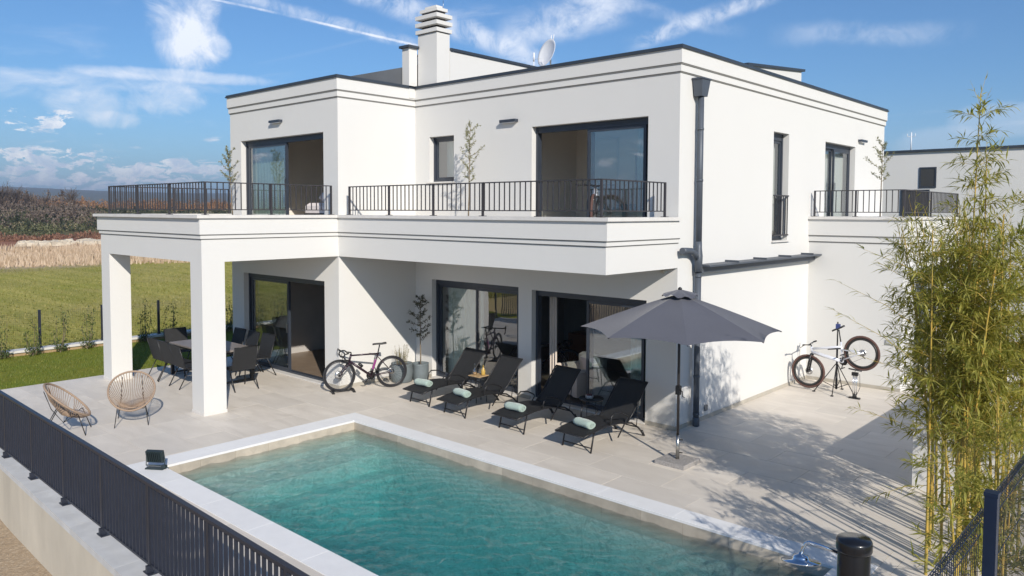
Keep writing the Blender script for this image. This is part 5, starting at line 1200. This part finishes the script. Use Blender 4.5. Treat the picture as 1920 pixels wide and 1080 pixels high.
def bicycle(label, kind):
    b = empty('mountain_bicycle' if kind == 'mtb' else 'road_bicycle', label, 'bicycle')
    V = Vector
    if kind == 'road':
        r, wb, tw = .325, 1.06, .030; fm = mat('black purple bike paint', (.028, .012, .022), .25, .3, coat=.6); fm2 = mat('magenta bike decal', (.22, .03, .17), .3, coat=.5)
        R_, F_ = V((0,0,r)), V((wb,0,r)); BB = V((.42,0,.27)); HB = V((.86,0,.60)); HT = V((.825,0,.74)); ST = V((.275,0,.73)); SD = V((.245,0,.885))
        tubes = [(HT-V((0,0,.03)), ST-V((-.01,0,.02)), .017), (HB, BB, .024), (BB, ST, .017)]
        rim_m = mat('dark carbon rim', (.02, .02, .025), .35); tym = tyre_m
    else:
        r, wb, tw = .365, 1.22, .046; fm = mat('silver white bike paint', (.70, .72, .78), .3, .2, coat=.5); fm2 = mat('dark grey bike decal', (.05, .05, .07), .4)
        R_, F_ = V((0,0,r)), V((wb,0,r)); BB = V((.44,0,.33)); HB = V((.97,0,.72)); HT = V((.93,0,.83)); ST = V((.30,0,.72)); SD = V((.235,0,.97))
        tubes = [(HT-V((0,0,.05)), V((.33,0,.62)), .025), (HB, BB, .038), (BB, ST, .019)]
        rim_m = mat('dark mountain rim', (.02, .02, .02), .4); tym = mat('brown black tyre', (.105, .055, .045), .8, bump=.8, bscale=120)
    wheel(b, R_, r, tw, tym, rim_m, .07, 28, True); wheel(b, F_, r, tw, tym, rim_m, .08, 28)
    fmb = MB()
    for a, c, rr in tubes: fmb.tube([a, a.lerp(c, .5), c], [rr, rr*1.05, rr], 10)
    fmb.tube([HB-(HT-HB)*.1, HT], .025 if kind == 'mtb' else .022, 10); fmb.tube([BB+V((0,-.035,0)), BB+V((0,.035,0))], .025, 10)
    fr_ = fmb.build('frame', fm, b)
    st_ = MB()
    for s in (-1, 1):
        if kind == 'mtb':
            st_.tube([BB+V((-.02,s*.03,.03)), R_+V((.12,s*.06,.0)), R_+V((0,s*.065,0))], [.018, .013, .013], 8); st_.tube([V((.34,s*.03,.56)), R_+V((.15,s*.055,.10)), R_+V((0,s*.065,.01))], [.015, .011, .011], 8)
        else: st_.tube([BB+V((0,s*.02,0)), R_+V((0,s*.06,0))], .009, 6); st_.tube([ST.lerp(BB, .15)+V((0,s*.015,0)), R_+V((0,s*.06,0))], .007, 6)
    st_.build('rear_triangle', fm, b)
    fk = MB()
    for s in (-1, 1): fk.tube([HB-(HT-HB).normalized()*.04+V((0,s*(.055 if kind == 'road' else .07),-.0)), HB.lerp(F_, .5)+V((0,s*.065,0)), F_+V((0,s*.06,0))], [.015, .014, .011] if kind == 'road' else [.018, .022, .020], 8)
    fk.tube([HB-(HT-HB).normalized()*.04+V((0,-.075,0)), HB-(HT-HB).normalized()*.04+V((0,.075,0))], .02, 8); fk.build('fork', black_m if kind == 'mtb' else fm, b)
    MB().tube([ST.lerp(BB, .1), SD], .0135, 8).build('seat_post', black_m, b)
    sv = []; prof_ = [(-.13, .070, .012), (-.11, .075, .010), (-.04, .055, .0), (.04, .026, .002), (.11, .017, .0), (.145, .012, -.006)]
    for (xx, hw, dz) in prof_: sv += [SD+V((xx, -hw, .028+dz)), SD+V((xx, 0, .042+dz)), SD+V((xx, hw, .028+dz)), SD+V((xx, hw*.6, .006+dz)), SD+V((xx, -hw*.6, .006+dz))]
    fs = [(i*5+k, i*5+(k+1) % 5, (i+1)*5+(k+1) % 5, (i+1)*5+k) for i in range(5) for k in range(5)]+[(4,3,2,1,0), (25,26,27,28,29)]
    MB().add(sv, fs, True).build('saddle', mat('black saddle leather', (.02, .02, .022), .5), b)
    if kind == 'road':
        MB().tube([HT, HT+V((.0,0,.03)), HT+V((.09,0,.045))], .014, 8).build('stem', black_m, b); c = HT+V((.09,0,.045))
        for s in (-1, 1):
            MB().tube([c, c+V((0,s*.17,0)), c+V((.03,s*.205,.0)), c+V((.085,s*.21,-.01)), c+V((.105,s*.21,-.06)), c+V((.075,s*.212,-.115)), c+V((.0,s*.215,-.13))], .014, 8).build('handlebar', black_m, b)
            MB().tube([c+V((.08,s*.21,.0)), c+V((.13,s*.21,.045)), c+V((.145,s*.21,-.03)), c+V((.12,s*.205,-.10))], [.014, .012, .006, .005], 6).build('brake_lever', black_m, b)
        MB().obox(V((.36,0,.50)), (ST-BB).normalized(), V((0,1,0)), (ST-BB).normalized().cross(V((0,1,0))), .10, .0185, .0185).build('decal', fm2, b)
        MB().tube([V((.60,0,.47)), V((.67,0,.54))], .03, 10).build('bottle_cage', black_m, b)
    else:
        c = HT+V((.045,0,.05)); MB().tube([HT, HT+V((-.005,0,.04)), c], .016, 8).build('stem', black_m, b)
        MB().tube([c+V((-.04,-.37,.03)), c+V((-.01,-.15,.02)), c, c+V((-.01,.15,.02)), c+V((-.04,.37,.03))], .012, 8).build('handlebar', black_m, b)
        for s in (-1, 1): MB().tube([c+V((-.04,s*.37,.03)), c+V((-.02,s*.26,.03))], .017, 8).build('grip', mat('grip rubber', (.02, .02, .02), .8), b); MB().tube([c+V((0,s*.25,.02)), c+V((.05,s*.33,.0))], .006, 6).build('brake_lever', black_m, b)
        MB().tube([V((.62,0,.665)), V((.36,0,.60))], [.017, .024], 10).build('shock', black_m, b)
        MB().obox(HB.lerp(BB, .5)+V((0,0,0)), (BB-HB).normalized(), V((0,1,0)), (BB-HB).normalized().cross(V((0,1,0))), .15, .0325, .012).build('decal', fm2, b)
    axv = (V((1,0,0)), V((0,0,1)), V((0,-1,0)))
    MB().lathe([(.03, .045), (.088, .045), (.088, .049), (.03, .049)], BB, 28, ax=axv).build('chainring', black_m, b)
    for s, an in ((1, -.9), (-1, -.9+pi)):
        e = BB+V((cos(an)*.17, -s*.065, sin(an)*.17)); MB().tube([BB+V((0,-s*.05,0)), e], [.014, .010], 8).build('crank', black_m, b)
        MB().obox(e+V((0,-s*.045,0)), V((1,0,0)), V((0,1,0)), V((0,0,1)), .045, .04, .010).build('pedal', black_m, b)
    MB().tube([BB+V((0,-.047,.088)), R_+V((0,-.047,.045))], .003, 4).tube([BB+V((0,-.047,-.088)), R_+V((.02,-.047,-.10)), R_+V((.0,-.047,-.04))], .003, 4).build('chain', black_m, b)
    MB().tube([R_+V((.01,-.06,-.02)), R_+V((.03,-.06,-.07)), R_+V((.0,-.055,-.13))], [.010, .012, .008], 6).build('derailleur', black_m, b)
    return b
rbk = bicycle('black and magenta road bicycle leaning parallel to the porch wall', 'road')
# front wheel stands toward the camera
f0, r0 = Vector((-6.70, -2.23, 0)), Vector((-6.28, -1.25, 0)); dvec = f0-r0
rbk.scale = (1.07, 1.07, 1.07); rbk.location = (r0.x, r0.y, .002); rbk.rotation_euler = (0, 0, math.atan2(dvec.y, dvec.x)); 
bst = empty('bicycle_stand', 'low black floor stand holding the road bicycle front wheel', 'bicycle stand', (f0.x, f0.y, 0), math.atan2(dvec.y, dvec.x))
for s in (-1, 1): MB().tube([(-.22, s*.03, .06), (-.12, s*.045, .025), (.12, s*.045, .025), (.22, s*.03, .06)], .012, 6).build('cradle_bar', black_m, bst)
for s in (-1, 1): MB().add([(s*.22-.03,-.17,0),(s*.22+.03,-.17,0),(s*.22+.03,.17,0),(s*.22-.03,.17,0),(s*.22-.02,-.03,.05),(s*.22+.02,-.03,.05),(s*.22+.02,.03,.05),(s*.22-.02,.03,.05)], [(0,3,2,1),(4,5,6,7),(0,1,5,4),(1,2,6,5),(2,3,7,6),(3,0,4,7)]).build('foot', black_m, bst)
mb_ = bicycle('silver white mountain bicycle clamped in the repair stand, rear wheel raised', 'mtb')
Fw, Rw = Vector((.48, 4.75, .41)), Vector((1.71, 4.75, 1.00)); d = Rw-Fw; ang = math.atan2(d.z, d.x)
# bike faces -x: rotate half a turn about z, then pitch the rear up about the front hub
M = Matrix.Translation(Fw) @ Matrix.Rotation(-ang, 4, 'Y') @ Matrix.Rotation(pi, 4, 'Z') @ Matrix.Translation(Vector((-1.22, 0, -.365)))
mb_.matrix_world = M
ws = empty('repair_stand', 'black folding bicycle repair stand under the mountain bicycle', 'repair stand', (1.03, 4.90, 0))
MB().tube([(0,0,.30), (0,0,.95)], .020, 10).tube([(0,0,.85), (0,0,1.52)], .015, 10).build('mast', black_m, ws); MB().tube([(0,0,.42), (0,0,.08)], .024, 10).build('sleeve', black_m, ws)
for a in (-2.6, -.35, 1.6, -1.45):
    e = (cos(a)*.46, sin(a)*.40, .01); MB().tube([(cos(a)*.02, sin(a)*.02, .62), e], .010, 6).build('leg', black_m, ws); MB().tube([(0,0,.10), (cos(a)*.29, sin(a)*.25, .24)], .008, 6).build('leg_brace', black_m, ws); MB().box(e[0]-.025, e[0]+.025, e[1]-.025, e[1]+.025, 0, .02).build('rubber_foot', black_m, ws)
MB().tube([(0,0,1.46), (.04,-.08,1.47), (.06,-.13,1.45)], .02, 8).bbox(.02, .10, -.18, -.11, 1.40, 1.50, .01).build('clamp', mat('blue clamp plastic', (.03, .05, .18), .4), ws)
fp_ = empty('floor_pump', 'slim black and chrome bicycle floor pump beside the repair stand', 'floor pump', (1.50, 4.62, 0))
MB().box(-.11, .11, -.035, .035, 0, .03).lathe([(.045, .03), (.04, .07), (.03, .09)], (0,0,0), 12).build('base', black_m, fp_)
for s in (-.035, 0, .035): MB().tube([(s, 0, .08), (s, 0, .50)], .010, 8).build('barrel', chrome, fp_)
MB().box(-.06, .06, -.03, .03, .48, .55).build('collar', black_m, fp_); MB().tube([(0,0,.55), (0,0,.60)], .006, 6).tube([(-.13, 0, .61), (.13, 0, .59)], .015, 8).build('handle', black_m, fp_); MB().tube([(.04,0,.08), (.11,-.02,.25), (.10,-.02,.52), (.02,-.03,.55)], .005, 6).build('hose', black_m, fp_)
ib = bicycle('dark mountain bicycle inside the upstairs room behind the balcony railing', 'mtb'); ib.location = (-2.35, .95, ZF+.045); ib.rotation_euler = (0, 0, rad(-60))
ib2 = copy_tree(rbk); ib2.location = (-4.9, 1.5, .04); ib2.rotation_euler = (0, 0, rad(20)); ib2['label'] = 'bicycle standing inside behind the right pane of the left glass door'

# ------------------------------------------------------------------ things indoors
def curtain(label, p0, p1, z0, z1, folds=8, m_=curtain_m, amp=.035):
    p0, p1 = Vector(p0), Vector(p1); d = (p1-p0); Ln = d.length; d.normalize(); nn = Vector((-d.y, d.x, 0)); N = folds*6; mb = MB(); vs = []
    for i in range(N+1):
        t = i/N; p = p0+d*Ln*t+nn*amp*sin(t*folds*2*pi); q_ = p0+d*Ln*t+nn*amp*.8*sin(t*folds*2*pi+.3); vs += [(p.x, p.y, z1), (q_.x, q_.y, z0)]
    mb.add(vs, [(2*i, 2*i+1, 2*i+3, 2*i+2) for i in range(N)], True); mb.add([tuple(Vector(v)+nn*.004) for v in vs], [(2*i+2, 2*i+3, 2*i+1, 2*i) for i in range(N)], True)
    o = mb.build('curtain', m_); tag(o, label, 'curtain'); return o
curtain('pale curtain behind the left pane of the left ground floor door', (-6.30, .46, 0), (-5.15, .46, 0), .06, 2.5, 9)
curtain('narrow pale curtain at the left edge of the open living room door', (-3.25, .46, 0), (-3.05, .46, 0), .06, 2.5, 3, mat('warm white curtain', (.6, .52, .45), .9))
curtain('pale green curtain behind the right pane of the living room door', (-1.25, .46, 0), (-.66, .46, 0), .06, 2.5, 6)
curtain('pale curtain behind the left upstairs terrace door', (-11.15, -1.70, 0), (-9.75, -1.70, 0), ZF+.06, 5.9, 10)
curtain('pale green curtain at the right edge of the upstairs balcony door', (-1.15, .46, 0), (-.66, .46, 0), ZF+.06, 5.9, 5)
curtain('pale curtain in the small square upstairs window', (-6.3, .42, 0), (-5.7, .42, 0), ZF+.06, 5.9, 5)
curtain('pale curtain behind the narrow side window', (-.42, 3.9, 0), (-.42, 4.55, 0), ZF-.2, 5.9, 4)
curtain('pale curtain behind the side balcony door', (-.42, 7.6, 0), (-.42, 8.7, 0), ZF+.06, 5.9, 6)
so_m = mat('cream upholstery', (.58, .49, .42), .95, bump=.4, bscale=80, sheen=.3)
ac = empty('armchair', 'cream upholstered armchair just inside the open living room door', 'armchair', (-2.75, .85, .04), rad(-20))
MB().bbox(-.36, .36, -.35, .35, .08, .42, .04).build('seat', so_m, ac); MB().bbox(-.38, .38, .22, .42, .30, .84, .06).build('backrest', so_m, ac)
for s in (-1, 1): MB().bbox(s*.41-.08, s*.41+.08, -.38, .36, .08, .62, .05).build('armrest', so_m, ac)
MB().obox((.12, .18, .62), Vector((1,0,0)), Vector((0,.94,.34)), Vector((0,-.34,.94)), .2, .06, .2).build('cushion', mat('pale pink cushion', (.68, .58, .53), .95), ac)
sbd = empty('sideboard', 'low reddish brown wooden sideboard at the back of the living room', 'sideboard', (-3.5, 3.2, .04)); MB().bbox(-1.2, 1.2, -.25, .25, .1, .85, .01).build('cabinet', wood_m, sbd)
for i in range(3): MB().box(-1.17+i*.79, -1.17+i*.79+.77, -.262, -.251, .13, .82).build('cabinet_door', wood_m, sbd)
tbl = empty('coffee_table', 'dark low table inside behind the living room glass', 'table', (-1.6, 1.4, .04)); MB().lathe([(0, .42), (.38, .42), (.38, .45), (0, .45)], (0,0,0), 24).build('tabletop', mat('dark stained wood', (.04, .03, .025), .4), tbl)
for k in range(3): a = k*2.1; MB().tube([(cos(a)*.25, sin(a)*.25, .42), (cos(a)*.33, sin(a)*.33, 0)], .014, 6).build('leg', black_m, tbl)
bd = empty('bed', 'bed with white pillow and blue cover seen through the left upstairs door', 'bed', (-8.25, -.75, ZF+.04)); bed_w = mat('pinkish white linen', (.72, .66, .64), .95, bump=.5, bscale=20); bed_b = mat('blue bed cover', (.20, .27, .52), .95, bump=.5, bscale=20)
MB().bbox(-.9, .9, -.8, 1.2, .12, .34, .03).build('bed_base', black_m, bd); MB().bbox(-.88, .88, -.78, 1.18, .34, .58, .07).build('mattress', bed_w, bd); MB().bbox(.1, .92, -.82, 1.0, .50, .63, .05).build('cover', bed_b, bd)
MB().lathe([(0, .0), (.22, .02), (.30, .12), (.22, .24), (0, .28)], (-.35, -.4, .58), 18).build('pillow', bed_w, bd); MB().bbox(-1, 1, 1.22, 1.32, .1, 1.05, .02).build('headboard', mat('black headboard', (.01, .01, .012), .5), bd)
tv = MB().bbox(-2.6, -1.5, 2.60, 2.66, 4.45, 5.1, .01).build('television', mat('black screen', (.008, .009, .012), .12)); tag(tv, 'black television on the back wall of the upstairs right room', 'television')
idr = MB().bbox(-3.95, -3.10, 2.64, 2.69, ZF+.05, 5.5, .01).build('interior_door', mat('cream door paint', (.6, .55, .48), .6), house)
b2 = empty('bench', 'low teal covered daybed behind the upstairs right pane', 'daybed', (-1.3, 1.2, ZF+.04)); MB().bbox(-.65, .6, -.4, .5, .15, .55, .08).build('mattress', mat('teal daybed cover', (.13, .27, .30), .9), b2); MB().box(-.62, .57, -.37, .47, 0, .15).build('daybed_base', black_m, b2)
idt = empty('dining_sideboard', 'dark low sideboard inside the porch dining room', 'sideboard', (-7.9, 1.6, .04)); MB().bbox(-.4, .4, -.7, .7, .05, .8, .01).build('cabinet', mat('near black lacquer', (.02, .02, .022), .3), idt)
